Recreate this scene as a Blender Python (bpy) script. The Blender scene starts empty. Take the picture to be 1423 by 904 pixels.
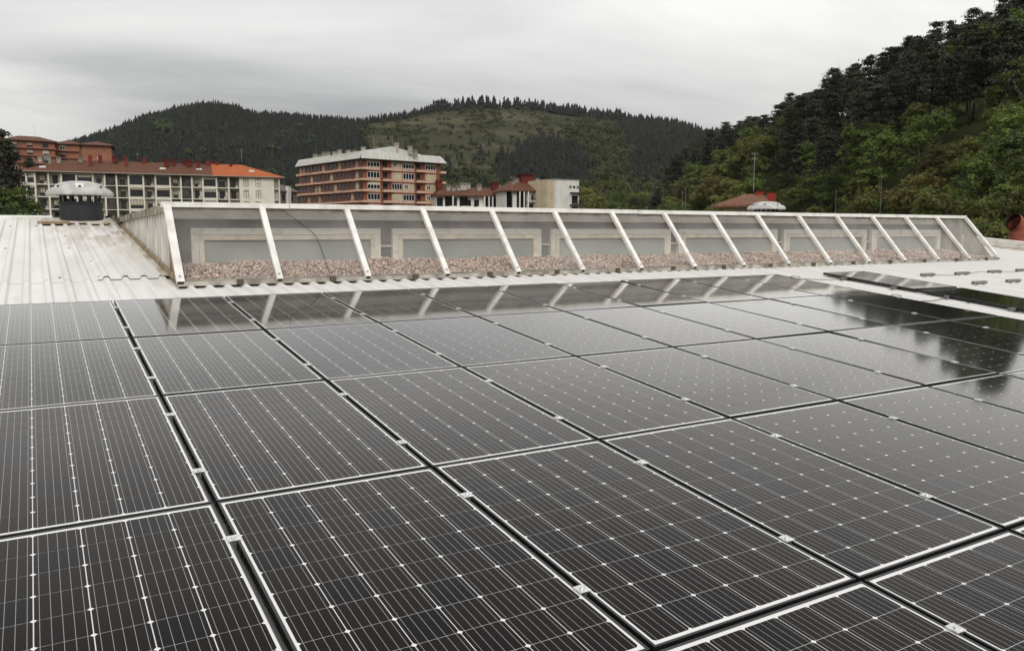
import bpy, math, random
import numpy as np
from mathutils import Vector, Matrix
random.seed(7); rng = np.random.default_rng(7)
sc = bpy.context.scene
COL = sc.collection
R_ = math.radians

# ------------------------------------------------------------------ camera
F_PX, YAW, PIT = 1109.9, .53427, .11663
CAM = np.array([.426, -3.466, 1.137])
SL = .09903                                     # slope of the roof
cy_, sy_, cp_, sp_ = math.cos(YAW), math.sin(YAW), math.cos(PIT), math.sin(PIT)
FW = np.array([sy_*cp_, cy_*cp_, -sp_]); RT = np.array([cy_, -sy_, 0.]); UP = np.cross(RT, FW)
FH = np.array([sy_, cy_, 0.])
cd = bpy.data.cameras.new('camera'); cam = bpy.data.objects.new('camera', cd); COL.objects.link(cam)
cd.sensor_width = 36; cd.lens = F_PX/1423*36; cd.clip_start = .05; cd.clip_end = 20000
m = Matrix((RT, UP, -FW)).transposed().to_4x4(); m.translation = Vector(CAM); cam.matrix_world = m
sc.camera = cam

# ------------------------------------------------------------------ sky, sun, exposure
sc.view_settings.view_transform = 'Standard'; sc.view_settings.look = 'None'
sc.view_settings.exposure = 0.2; sc.view_settings.gamma = 1.0; sc.view_settings.use_curve_mapping = False
SUN_EL, SUN_ROT = R_(36), R_(205)
w = bpy.data.worlds.new('World'); sc.world = w; w.use_nodes = True
nt = w.node_tree; nt.nodes.clear()
def nn(tree, typ, **kw):
    n = tree.nodes.new(typ)
    for k, v in kw.items():
        if k.startswith('i_'): n.inputs[k[2:].replace('_', ' ')].default_value = v
        else: setattr(n, k, v)
    return n
out = nn(nt, 'ShaderNodeOutputWorld'); bg = nn(nt, 'ShaderNodeBackground'); nt.links.new(bg.outputs[0], out.inputs[0])
sky = nn(nt, 'ShaderNodeTexSky', sky_type='NISHITA', sun_disc=False, sun_elevation=SUN_EL, sun_rotation=SUN_ROT)
sky.air_density = 1.0; sky.dust_density = 4.0
tc = nn(nt, 'ShaderNodeTexCoord'); sep = nn(nt, 'ShaderNodeSeparateXYZ'); nt.links.new(tc.outputs['Generated'], sep.inputs[0])
mz = nn(nt, 'ShaderNodeMath', operation='MAXIMUM'); nt.links.new(sep.outputs['Z'], mz.inputs[0]); mz.inputs[1].default_value = 0
az = nn(nt, 'ShaderNodeMath', operation='ADD'); nt.links.new(mz.outputs[0], az.inputs[0]); az.inputs[1].default_value = .17
dx = nn(nt, 'ShaderNodeMath', operation='DIVIDE'); dy = nn(nt, 'ShaderNodeMath', operation='DIVIDE')
nt.links.new(sep.outputs['X'], dx.inputs[0]); nt.links.new(az.outputs[0], dx.inputs[1])
nt.links.new(sep.outputs['Y'], dy.inputs[0]); nt.links.new(az.outputs[0], dy.inputs[1])
cmb = nn(nt, 'ShaderNodeCombineXYZ'); nt.links.new(dx.outputs[0], cmb.inputs[0]); nt.links.new(dy.outputs[0], cmb.inputs[1])
cmb.inputs[2].default_value = 3.7
mp = nn(nt, 'ShaderNodeMapping'); nt.links.new(cmb.outputs[0], mp.inputs[0])
mp.inputs['Rotation'].default_value = (0, 0, YAW); mp.inputs['Scale'].default_value = (.33, .62, 1); mp.inputs['Location'].default_value = (30.3, 5.1, 0)
n1 = nn(nt, 'ShaderNodeTexNoise'); n1.inputs['Scale'].default_value = .9; n1.inputs['Detail'].default_value = 7; n1.inputs['Roughness'].default_value = .52
n1.inputs['Distortion'].default_value = .5
nt.links.new(mp.outputs[0], n1.inputs[0])
rp = nn(nt, 'ShaderNodeValToRGB'); nt.links.new(n1.outputs[0], rp.inputs[0])
rp.color_ramp.elements[0].position = .39; rp.color_ramp.elements[0].color = (.43, .43, .44, 1)
rp.color_ramp.elements[1].position = .61; rp.color_ramp.elements[1].color = (1.05, 1.04, 1.01, 1)
e = rp.color_ramp.elements.new(.5); e.color = (.74, .74, .73, 1)
sk = nn(nt, 'ShaderNodeVectorMath', operation='SCALE'); sk.inputs['Scale'].default_value = .10; nt.links.new(sky.outputs[0], sk.inputs[0])
mx = nn(nt, 'ShaderNodeMix', data_type='RGBA'); mx.inputs[0].default_value = .93
nt.links.new(sk.outputs[0], mx.inputs[6]); nt.links.new(rp.outputs[0], mx.inputs[7])
# overcast sky: brighter overhead than at the horizon
gc = nn(nt, 'ShaderNodeMapRange', interpolation_type='SMOOTHERSTEP'); nt.links.new(mz.outputs[0], gc.inputs[0]); gc.inputs[1].default_value = -.12; gc.inputs[2].default_value = .52
gm = nn(nt, 'ShaderNodeMath', operation='MULTIPLY_ADD'); nt.links.new(gc.outputs[0], gm.inputs[0]); gm.inputs[1].default_value = .50; gm.inputs[2].default_value = .55
nt.links.new(mx.outputs[2], bg.inputs[0]); nt.links.new(gm.outputs[0], bg.inputs[1])
sd = bpy.data.lights.new('sun', 'SUN'); sd.energy = 1.3; sd.angle = R_(35); sd.color = (1, .96, .9)
sun = bpy.data.objects.new('sun', sd); COL.objects.link(sun)
sun.rotation_euler = (math.pi/2-SUN_EL, 0, math.pi-SUN_ROT)

# ------------------------------------------------------------------ helpers
def at(px, py, D):
    return CAM + (FW + RT*(px-711.5)/F_PX + UP*(452-py)/F_PX)*D
def lr(l, r, z=0.):
    p = CAM + RT*l + FH*r; return np.array([p[0], p[1], z])
def to_px(P):
    d = np.asarray(P, float)-CAM; z = d @ FW
    return 711.5+F_PX*(d @ RT)/z, 452-F_PX*(d @ UP)/z, z
def roofpt(x, v, n=0.):
    return np.array([x, v*math.cos(SL)-n*math.sin(SL), v*math.sin(SL)+n*math.cos(SL)])

MATS = {}
def mat(name, col, rough=.6, spec=.4, var=0., scale=3., col2=None, metal=0., bump=0., bscale=40., rand=0., coord='Object', island=0., detail=5., stretch=None, contrast=(.35, .65), trans=0., coat=0.):
    if name in MATS: return MATS[name]
    m = bpy.data.materials.new(name); m.use_nodes = True; t = m.node_tree
    b = t.nodes['Principled BSDF']; L = t.links.new
    b.inputs['Roughness'].default_value = rough; b.inputs['Metallic'].default_value = metal
    b.inputs['Specular IOR Level'].default_value = spec
    b.inputs['Coat Weight'].default_value = coat; b.inputs['Coat Roughness'].default_value = .1
    src = None
    co = nn(t, 'ShaderNodeTexCoord'); o = co.outputs[coord]
    if stretch:
        mp = nn(t, 'ShaderNodeMapping'); L(o, mp.inputs[0]); mp.inputs['Scale'].default_value = stretch; o = mp.outputs[0]
    c0 = (*col, 1)
    if col2 is not None or var:
        n = nn(t, 'ShaderNodeTexNoise'); n.inputs['Scale'].default_value = scale; n.inputs['Detail'].default_value = detail; L(o, n.inputs[0])
        r = nn(t, 'ShaderNodeValToRGB'); L(n.outputs[0], r.inputs[0])
        r.color_ramp.elements[0].position = contrast[0]; r.color_ramp.elements[1].position = contrast[1]
        if col2 is None:
            r.color_ramp.elements[0].color = (*[c*(1-var) for c in col], 1); r.color_ramp.elements[1].color = (*[min(1, c*(1+var)) for c in col], 1)
        else:
            r.color_ramp.elements[0].color = c0; r.color_ramp.elements[1].color = (*col2, 1)
        src = r.outputs[0]
    if rand or island:
        if rand: oi = nn(t, 'ShaderNodeObjectInfo'); ro = oi.outputs['Random']; amt = rand
        else: oi = nn(t, 'ShaderNodeNewGeometry'); ro = oi.outputs['Random Per Island']; amt = island
        mr = nn(t, 'ShaderNodeMapRange'); L(ro, mr.inputs[0]); mr.inputs[3].default_value = 1-amt; mr.inputs[4].default_value = 1+amt
        vm = nn(t, 'ShaderNodeVectorMath', operation='SCALE'); L(mr.outputs[0], vm.inputs['Scale'])
        if src: L(src, vm.inputs[0])
        else: vm.inputs[0].default_value = col
        src = vm.outputs[0]
    if src: L(src, b.inputs['Base Color'])
    else: b.inputs['Base Color'].default_value = c0
    if bump:
        n2 = nn(t, 'ShaderNodeTexNoise'); n2.inputs['Scale'].default_value = bscale; n2.inputs['Detail'].default_value = 4; L(co.outputs[coord], n2.inputs[0])
        bp = nn(t, 'ShaderNodeBump'); bp.inputs['Strength'].default_value = bump; bp.inputs['Distance'].default_value = .02; L(n2.outputs[0], bp.inputs['Height']); L(bp.outputs[0], b.inputs['Normal'])
    if trans:
        tr = nn(t, 'ShaderNodeBsdfTranslucent'); mixn = nn(t, 'ShaderNodeMixShader'); mixn.inputs[0].default_value = trans
        if src: L(src, tr.inputs[0])
        else: tr.inputs[0].default_value = c0
        L(b.outputs[0], mixn.inputs[1]); L(tr.outputs[0], mixn.inputs[2]); L(mixn.outputs[0], t.nodes['Material Output'].inputs[0])
    MATS[name] = m; return m

class MB:
    def __init__(s): s.v = []; s.f = []
    def quad(s, a, b, c, d):
        i = len(s.v); s.v += [tuple(a), tuple(b), tuple(c), tuple(d)]; s.f.append((i, i+1, i+2, i+3)); return s
    def tri(s, a, b, c):
        i = len(s.v); s.v += [tuple(a), tuple(b), tuple(c)]; s.f.append((i, i+1, i+2)); return s
    def poly(s, pts):
        i = len(s.v); s.v += [tuple(p) for p in pts]; s.f.append(tuple(range(i, i+len(pts)))); return s
    def box(s, x0, x1, y0, y1, z0, z1):
        return s.hexa([(x0, y0, z0), (x1, y0, z0), (x1, y1, z0), (x0, y1, z0), (x0, y0, z1), (x1, y0, z1), (x1, y1, z1), (x0, y1, z1)])
    def hexa(s, p):
        i = len(s.v); s.v += [tuple(q) for q in p]
        for f in ((3, 2, 1, 0), (4, 5, 6, 7), (0, 1, 5, 4), (1, 2, 6, 5), (2, 3, 7, 6), (3, 0, 4, 7)): s.f.append(tuple(i+k for k in f))
        return s
    def bar(s, a, b, w, h, up=(0, 0, 1)):
        a = Vector(a); b = Vector(b); d = (b-a).normalized(); x = d.cross(Vector(up)).normalized(); u = x.cross(d)
        x *= w/2; u *= h/2
        return s.hexa([a-x-u, a+x-u, b+x-u, b-x-u, a-x+u, a+x+u, b+x+u, b-x+u])
    def tube(s, pts, rad, n=8, caps=True):
        pts = [Vector(p) for p in pts]; i0 = len(s.v)
        if not hasattr(rad, '__len__'): rad = [rad]*len(pts)
        for k, p in enumerate(pts):
            d = (pts[min(k+1, len(pts)-1)]-pts[max(k-1, 0)]).normalized()
            ref = Vector((0, 0, 1)) if abs(d.z) < .9 else Vector((1, 0, 0))
            x = d.cross(ref).normalized(); y = x.cross(d)
            for j in range(n):
                a = 2*math.pi*j/n; s.v.append(tuple(p+(x*math.cos(a)+y*math.sin(a))*rad[k]))
        for k in range(len(pts)-1):
            for j in range(n):
                a = i0+k*n+j; b = i0+k*n+(j+1) % n; s.f.append((a, b, b+n, a+n))
        if caps:
            s.f.append(tuple(i0+j for j in range(n))[::-1]); s.f.append(tuple(i0+(len(pts)-1)*n+j for j in range(n)))
        return s
    def lathe(s, prof, n=32, c=(0, 0, 0)):
        i0 = len(s.v)
        for r, z in prof:
            for j in range(n):
                a = 2*math.pi*j/n; s.v.append((c[0]+r*math.cos(a), c[1]+r*math.sin(a), c[2]+z))
        for k in range(len(prof)-1):
            for j in range(n):
                a = i0+k*n+j; b = i0+k*n+(j+1) % n; s.f.append((a, b, b+n, a+n))
        return s
    def mesh(s, name, material, smooth=False):
        me = bpy.data.meshes.new(name); me.from_pydata(s.v, [], s.f); me.update()
        if material: me.materials.append(material)
        if smooth: me.polygons.foreach_set('use_smooth', [True]*len(me.polygons))
        return me
    def build(s, name, material, parent=None, smooth=False): return link(name, s.mesh(name, material, smooth), parent)

def link(name, me, parent=None, loc=None, rot=None):
    o = bpy.data.objects.new(name, me); COL.objects.link(o)
    if parent is not None: o.parent = parent
    if loc is not None: o.location = Vector(loc)
    if rot is not None: o.rotation_euler = rot
    return o
def tag(o, label=None, cat=None, group=None, kind=None):
    if label: o['label'] = label
    if cat: o['category'] = cat
    if group: o['group'] = group
    if kind: o['kind'] = kind
    return o
def empty(name, loc=(0, 0, 0), rot=(0, 0, 0), label=None, cat=None, group=None, kind=None):
    o = bpy.data.objects.new(name, None); COL.objects.link(o); o.location = Vector(loc); o.rotation_euler = rot; o.empty_display_size = .1
    return tag(o, label, cat, group, kind)
def npmesh(name, V, Fq, material, mats=None, mi=None):
    me = bpy.data.meshes.new(name); V = np.asarray(V, np.float32); Fq = np.asarray(Fq, np.int32); k = Fq.shape[1]
    me.vertices.add(len(V)); me.vertices.foreach_set('co', V.ravel())
    me.loops.add(Fq.size); me.loops.foreach_set('vertex_index', Fq.ravel())
    me.polygons.add(len(Fq)); me.polygons.foreach_set('loop_start', np.arange(0, Fq.size, k, dtype=np.int32)); me.polygons.foreach_set('loop_total', np.full(len(Fq), k, np.int32))
    me.update(calc_edges=True); me.materials.append(material)
    return me
ORD = ['first', 'second', 'third', 'fourth', 'fifth', 'sixth', 'seventh', 'eighth', 'ninth', 'tenth', 'eleventh', 'twelfth', 'thirteenth', 'fourteenth', 'fifteenth', 'sixteenth']

# ------------------------------------------------------------------ materials
def roof_sheet_material():
    m = mat('painted roof sheet', (.70, .69, .66), .5, .3, scale=1.3, col2=(.79, .78, .76), stretch=(2.5, .35, 1), contrast=(.3, .6)); t = m.node_tree; L = t.links.new; b = t.nodes['Principled BSDF']
    src = b.inputs['Base Color'].links[0].from_socket
    g = nn(t, 'ShaderNodeNewGeometry'); sp = nn(t, 'ShaderNodeSeparateXYZ'); L(g.outputs['Position'], sp.inputs[0])
    def ramp(o, a, c):
        r = nn(t, 'ShaderNodeMapRange', interpolation_type='SMOOTHSTEP'); L(o, r.inputs[0]); r.inputs[1].default_value = a; r.inputs[2].default_value = c; return r.outputs[0]
    mpn = nn(t, 'ShaderNodeMapping'); L(g.outputs['Position'], mpn.inputs[0]); mpn.inputs['Scale'].default_value = (3, .7, 1)
    n = nn(t, 'ShaderNodeTexNoise'); n.inputs['Scale'].default_value = 1.6; n.inputs['Detail'].default_value = 9; L(mpn.outputs[0], n.inputs[0])
    def mul(a, c):
        q = nn(t, 'ShaderNodeMath', operation='MULTIPLY'); L(a, q.inputs[0]); L(c, q.inputs[1]); return q.outputs[0]
    k = mul(mul(ramp(sp.outputs['X'], .1, 1.6), ramp(sp.outputs['X'], 2.4, 1.9)), mul(ramp(sp.outputs['Y'], 6.3, 13.), ramp(n.outputs[0], .38, .66)))
    n2 = nn(t, 'ShaderNodeTexNoise'); n2.inputs['Scale'].default_value = 2.5; n2.inputs['Detail'].default_value = 10; L(mpn.outputs[0], n2.inputs[0])
    k2 = nn(t, 'ShaderNodeMath', operation='MULTIPLY'); L(ramp(n2.outputs[0], .56, .75), k2.inputs[0]); k2.inputs[1].default_value = .2
    ad = nn(t, 'ShaderNodeMath', operation='ADD', use_clamp=True); L(k, ad.inputs[0]); L(k2.outputs[0], ad.inputs[1])
    mx_ = nn(t, 'ShaderNodeMix', data_type='RGBA'); L(ad.outputs[0], mx_.inputs[0]); L(src, mx_.inputs[6]); mx_.inputs[7].default_value = (.46, .38, .30, 1); L(mx_.outputs[2], b.inputs['Base Color'])
    return m
WHITE_SHEET = roof_sheet_material()
SHEET_DIRTY = mat('stained roof sheet', (.34, .28, .21), .6, .25, scale=2.6, col2=(.66, .62, .54), detail=10, stretch=(2.2, .6, 1), contrast=(.34, .60))
WHITE_ALU = mat('white painted aluminium', (.64, .62, .57), .45, .4, scale=5, col2=(.84, .83, .79), contrast=(.3, .55), detail=8)
DIRTY_ALU = mat('weathered aluminium', (.22, .20, .165), .6, .3, scale=6, col2=(.52, .49, .43), detail=8)
CHEEK = mat('weathered cheek cladding', (.46, .44, .39), .6, .3, scale=4, col2=(.72, .70, .65), stretch=(1, 2, .5), detail=7)
BROWN = mat('rust stained metal', (.20, .14, .08), .75, .2, scale=4, col2=(.42, .33, .22), detail=8)
ALU = mat('bare aluminium', (.72, .72, .72), .32, .5, metal=.9, var=.12, scale=30)
BLACK_ALU = mat('black anodised aluminium', (.012, .012, .013), .38, .5)
BACKSHEET = mat('white backsheet', (.78, .77, .75), .12, .4)
BLACK = mat('black rubber', (.01, .01, .01), .6, .3)

def anti_reflective(t, b):
    """solar glass: little reflection face on, strong towards grazing"""
    L = t.links.new; b.inputs['Specular IOR Level'].default_value = 0.; b.inputs['Roughness'].default_value = .6
    fr = nn(t, 'ShaderNodeFresnel'); fr.inputs[0].default_value = 1.5
    pw = nn(t, 'ShaderNodeMath', operation='POWER'); L(fr.outputs[0], pw.inputs[0]); pw.inputs[1].default_value = 2.1
    mu = nn(t, 'ShaderNodeMath', operation='MULTIPLY', use_clamp=True); L(pw.outputs[0], mu.inputs[0]); mu.inputs[1].default_value = 4.3
    gl = nn(t, 'ShaderNodeBsdfGlossy'); gl.inputs['Roughness'].default_value = .06; gl.inputs[0].default_value = (.97, .96, .95, 1)
    ms = nn(t, 'ShaderNodeMixShader'); L(mu.outputs[0], ms.inputs[0]); L(b.outputs[0], ms.inputs[1]); L(gl.outputs[0], ms.inputs[2]); L(ms.outputs[0], t.nodes['Material Output'].inputs[0])
anti_reflective(BACKSHEET.node_tree, BACKSHEET.node_tree.nodes['Principled BSDF'])
def cell_material():
    m = bpy.data.materials.new('monocrystalline cell'); m.use_nodes = True; t = m.node_tree; b = t.nodes['Principled BSDF']; L = t.links.new
    co = nn(t, 'ShaderNodeTexCoord'); sp = nn(t, 'ShaderNodeSeparateXYZ'); L(co.outputs['Object'], sp.inputs[0])
    P = .1585
    a = nn(t, 'ShaderNodeMath', operation='ADD'); L(sp.outputs['X'], a.inputs[0]); a.inputs[1].default_value = .0781+P*20
    f = nn(t, 'ShaderNodeMath', operation='FLOORED_MODULO'); L(a.outputs[0], f.inputs[0]); f.inputs[1].default_value = P
    g = nn(t, 'ShaderNodeMath', operation='FLOORED_MODULO'); L(f.outputs[0], g.inputs[0]); g.inputs[1].default_value = .15625/5
    h = nn(t, 'ShaderNodeMath', operation='SUBTRACT'); L(g.outputs[0], h.inputs[0]); h.inputs[1].default_value = .15625/10
    k = nn(t, 'ShaderNodeMath', operation='ABSOLUTE'); L(h.outputs[0], k.inputs[0])
    q = nn(t, 'ShaderNodeMath', operation='LESS_THAN'); L(k.outputs[0], q.inputs[0]); q.inputs[1].default_value = .0007
    oi = nn(t, 'ShaderNodeObjectInfo')
    r = nn(t, 'ShaderNodeValToRGB'); L(oi.outputs['Random'], r.inputs[0])
    r.color_ramp.elements[0].color = (.0060, .0047, .0046, 1); r.color_ramp.elements[1].color = (.0042, .0048, .0090, 1); r.color_ramp.elements[0].position = .75
    e = r.color_ramp.elements.new(.4); e.color = (.0082, .0062, .0060, 1)
    mxx = nn(t, 'ShaderNodeMix', data_type='RGBA'); L(q.outputs[0], mxx.inputs[0]); L(r.outputs[0], mxx.inputs[6]); mxx.inputs[7].default_value = (.40, .39, .385, 1)
    L(mxx.outputs[2], b.inputs['Base Color'])
    dn = nn(t, 'ShaderNodeTexNoise'); dn.inputs['Scale'].default_value = .9; dn.inputs['Detail'].default_value = 8; gp_ = nn(t, 'ShaderNodeNewGeometry'); L(gp_.outputs['Position'], dn.inputs[0])
    dr = nn(t, 'ShaderNodeMapRange'); L(dn.outputs[0], dr.inputs[0]); dr.inputs[1].default_value = .45; dr.inputs[2].default_value = .8; dr.inputs[3].default_value = 0; dr.inputs[4].default_value = .016
    dm = nn(t, 'ShaderNodeMix', data_type='RGBA'); L(dr.outputs[0], dm.inputs[0]); L(mxx.outputs[2], dm.inputs[6]); dm.inputs[7].default_value = (.36, .33, .29, 1); L(dm.outputs[2], b.inputs['Base Color'])
    vo = nn(t, 'ShaderNodeTexVoronoi'); vo.inputs['Scale'].default_value = 2.1; L(gp_.outputs['Position'], vo.inputs['Vector'])
    lt = nn(t, 'ShaderNodeMath', operation='LESS_THAN'); L(vo.outputs['Distance'], lt.inputs[0]); lt.inputs[1].default_value = .02
    sx = nn(t, 'ShaderNodeSeparateXYZ'); L(vo.outputs['Color'], sx.inputs[0]); gt_ = nn(t, 'ShaderNodeMath', operation='GREATER_THAN'); L(sx.outputs[0], gt_.inputs[0]); gt_.inputs[1].default_value = .72
    ml = nn(t, 'ShaderNodeMath', operation='MULTIPLY'); L(lt.outputs[0], ml.inputs[0]); L(gt_.outputs[0], ml.inputs[1])
    sm_ = nn(t, 'ShaderNodeMix', data_type='RGBA'); L(ml.outputs[0], sm_.inputs[0]); L(dm.outputs[2], sm_.inputs[6]); sm_.inputs[7].default_value = (.16, .15, .13, 1); L(sm_.outputs[2], b.inputs['Base Color'])
    anti_reflective(t, b)
    return m
CELL = cell_material()

# ------------------------------------------------------------------ the ground and far terrain (structure)
GROUND_Z = -13.
ground = MB().quad((-9000, -9000, GROUND_Z), (9000, -9000, GROUND_Z), (9000, 9000, GROUND_Z), (-9000, 9000, GROUND_Z)).build('ground', mat('valley ground', (.05, .06, .03), .9, .1, scale=.02, col2=(.09, .09, .07)))
tag(ground, kind='structure')

SKY_PX = [-120, 40, 105, 150, 200, 250, 290, 330, 350, 375, 420, 460, 505, 560, 600, 650, 700, 740, 780, 820, 860, 900, 940, 1000, 1060, 1180]
SKY_PY = [246, 222, 203, 189, 169, 153, 146, 149, 156, 163, 166, 169, 173, 167, 158, 153, 152, 154, 160, 165, 168, 171, 177, 190, 205, 235]
def ridge_depth(px): return 880 + 120*np.clip((px-480)/120, 0, 1)
_hn = rng.normal(size=(14, 4))
def hill_point(px, t):
    """a point on the far hill: px is the bearing, t runs from the foot (0) over the ridge (1) to the back (1.5)"""
    Dr = ridge_depth(px); Df = 320.
    zr = at(px, np.interp(px, SKY_PX, SKY_PY), Dr)[2]
    D = Df+(Dr-Df)*t
    z0 = -6.
    if t <= 1: z = z0+(zr-z0)*(.22*t+.78*t**1.35 if t < .94 else 1-(1-(.22*.94+.78*.94**1.35))*(1-t)/.06)
    else: z = zr-(t-1)*zr*.9
    n = 0.
    for a, b, c, d in _hn: n += math.sin(px*.018*(1+abs(a))+c*3+b*t*3)*math.cos(t*9*(.5+abs(b))+d*4+px*.006*a)
    z += n*1.6*math.sin(min(t, 1)*math.pi)
    p = at(px, 325, D); return np.array([p[0], p[1], z])
pxs = np.arange(-120, 1181, 10); ts = np.linspace(0, 1.5, 46)
V = [hill_point(px, t) for px in pxs for t in ts]; nT = len(ts)
Fq = [(i*nT+j, (i+1)*nT+j, (i+1)*nT+j+1, i*nT+j+1) for i in range(len(pxs)-1) for j in range(nT-1)]
HEATH = mat('heath and bracken slope', (.040, .044, .022), .95, .05, scale=.011, col2=(.105, .094, .052), detail=12, contrast=(.42, .68), bump=.0)
hill = link('hill', npmesh('hill', V, Fq, HEATH)); tag(hill, kind='structure')
hill.data.polygons.foreach_set('use_smooth', [True]*len(hill.data.polygons))

# near hillside on the right: rises to the right of the view
HL = [-400, 20, 42, 55, 66, 78, 95, 123, 180, 260, 420]; HZ = [-13.2, -13.2, -11, -4.6, 6, 19, 27, 39.5, 62, 84, 115]
def side_h(l, r):
    z = np.interp(l + 5*math.sin(r*.031)+3*math.sin(r*.083+1), HL, HZ)
    fade = np.clip((r-25)/35, 0, 1)*np.clip((620-r)/160, 0, 1)
    return -13.2+(z+13.2)*fade
ls = np.arange(-60, 421, 8.); rs = np.arange(20, 641, 10.)
V = [lr(l, r, side_h(l, r)) for l in ls for r in rs]; nT = len(rs)
Fq = [(i*nT+j, (i+1)*nT+j, (i+1)*nT+j+1, i*nT+j+1) for i in range(len(ls)-1) for j in range(nT-1)]
side = link('hillside', npmesh('hillside', V, Fq, mat('forest floor', (.030, .038, .014), .95, .05, scale=.25, col2=(.065, .075, .028), detail=8))); tag(side, kind='structure')
side.data.polygons.foreach_set('use_smooth', [True]*len(side.data.polygons))

# ------------------------------------------------------------------ the roof we stand on
NR = -.12                                        # level of the sheet pans below the panel tops
X0, X1, VR = -9., 22.2, 14.95
SKX0, SKX1 = 1.79, 18.44
roof = empty('roof', (0, 0, 0), (SL, 0, 0), kind='structure')
def sheet_mesh(v0, v1, material, n0=0.):
    prof = [(0, 0)]
    for k in range(5):
        x = .2*k
        prof += [(x+.055, 0), (x+.078, .036), (x+.122, .036), (x+.145, 0)]
    prof += [(1.012, 0)]
    b = MB()
    for (xa, za), (xb, zb) in zip(prof[:-1], prof[1:]):
        b.quad((xa, v0, NR+za+n0), (xb, v0, NR+zb+n0), (xb, v1, NR+zb+n0), (xa, v1, NR+za+n0))
        b.quad((xa, v0, NR+za+n0-.003), (xa, v0, NR+za+n0), (xb, v0, NR+zb+n0), (xb, v0, NR+zb+n0-.003))
    return b.mesh('roof_sheet', material)
m_low = sheet_mesh(-9, 7.1, WHITE_SHEET); m_up = sheet_mesh(6.9, VR, WHITE_SHEET, .005); m_up_d = sheet_mesh(6.9, VR, SHEET_DIRTY, .005)
x = X0+.0
k = 0
while x < X1-.05:
    # a slight lift per sheet keeps the side laps apart
    link('roof_sheet', m_low, roof, (x, 0, .002*(k % 2)))
    if x+1 < SKX0+.05 or x > SKX1-1.0:
        link('roof_sheet', m_up, roof, (x, 0, .002*(k % 2)))
    x += 1.; k += 1
# the dirty lap sheet along the skylight cheek
b = MB()
for k in range(4):
    x = 1.0+.2*k
    for (xa, za, xb, zb) in ((x, .012, x+.055, .012), (x+.055, .012, x+.078, .052), (x+.078, .052, x+.122, .052), (x+.122, .052, x+.145, .012), (x+.145, .012, x+.2, .012)):
        b.quad((xa, 7.0, NR+za), (xb, 7.0, NR+zb), (xb, VR-.3, NR+zb), (xa, VR-.3, NR+za))
b.build('lap_sheet', WHITE_SHEET, roof)
MB().box(SKX0-.10, SKX0-.004, 6.95, VR-.2, NR+.045, NR+.060).build('cheek_flashing', SHEET_DIRTY, roof)
MB().box(SKX0-.03, SKX0-.004, 6.4, VR-.2, NR+.06, NR+.12).build('cheek_flashing', BROWN, roof)
MB().box(X0, X1+1, -9, VR+.1, NR-.10, NR-.02).build('deck', mat('roof deck', (.05, .05, .05), .9), roof)
# screws
sm = MB().lathe([(0, .012), (.012, .012), (.016, .004), (.016, 0)], 8).mesh('roof_screw', mat('grey screw cap', (.12, .11, .10), .6))
for v in (7.25, 8.6, 10.2, 11.9, 13.6):
    for k in range(-14, 4):
        x = .2*k*2+random.choice((0, .2))
        if -6 < x < 1.2 and random.random() < .7: link('roof_screw', sm, roof, (x+.03, v+random.uniform(-.03, .03), NR+.006))
# ridge cap and back slope
b = MB()
for k, (xa, xb) in enumerate([(X0, -4.9), (-4.92, -.9), (-.92, .72)]):
    b = MB(); b.box(xa, xb, VR-.22, VR+.2, NR+.045+.003*k, NR+.075+.003*k); b.box(xa, xb, VR-.225, VR-.215, NR+.0, NR+.06)
    b.build('ridge_cap', WHITE_ALU, roof)
MB().box(18.3, X1, VR-.22, VR+.2, NR+.045, NR+.075).build('ridge_cap', WHITE_ALU, roof)
bs = MB().quad((X0, VR, NR), (X1+.3, VR, NR), (X1+.3, VR+14, NR-3.6), (X0, VR+14, NR-3.6)).build('back_slope', WHITE_SHEET, roof)
# gable upstand on the right with a stained gutter at its foot
gx = 22.25
for k, (h0, h1, dx) in enumerate([(0, .07, 0), (.075, .15, .02), (.155, .24, .04)]):
    MB().box(gx+dx, gx+.3, -9, VR, NR+h0, NR+h1).build('gable_upstand', WHITE_ALU, roof)
MB().box(gx-.42, gx-.002, -9, VR, NR+.005, NR+.052).build('gable_gutter', BROWN, roof)
MB().box(gx-.5, gx-.42, -9, VR, NR+.005, NR+.06).build('gable_gutter', WHITE_ALU, roof)
# the hall under the roof
wallm = mat('hall wall', (.35, .34, .32), .8)
hb = MB()
def rp3(x, v): p = roofpt(x, v, NR-.1); return p
for (xa, va, xb, vb) in [(X0+.2, -9, X1+.2, -9), (X1+.2, -9, X1+.2, VR), (X0+.2, VR, X0+.2, -9)]:
    A, B = rp3(xa, va), rp3(xb, vb); hb.quad((A[0], A[1], GROUND_Z), (B[0], B[1], GROUND_Z), B, A)
hall = hb.build('hall_wall', wallm); tag(hall, kind='structure')

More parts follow.
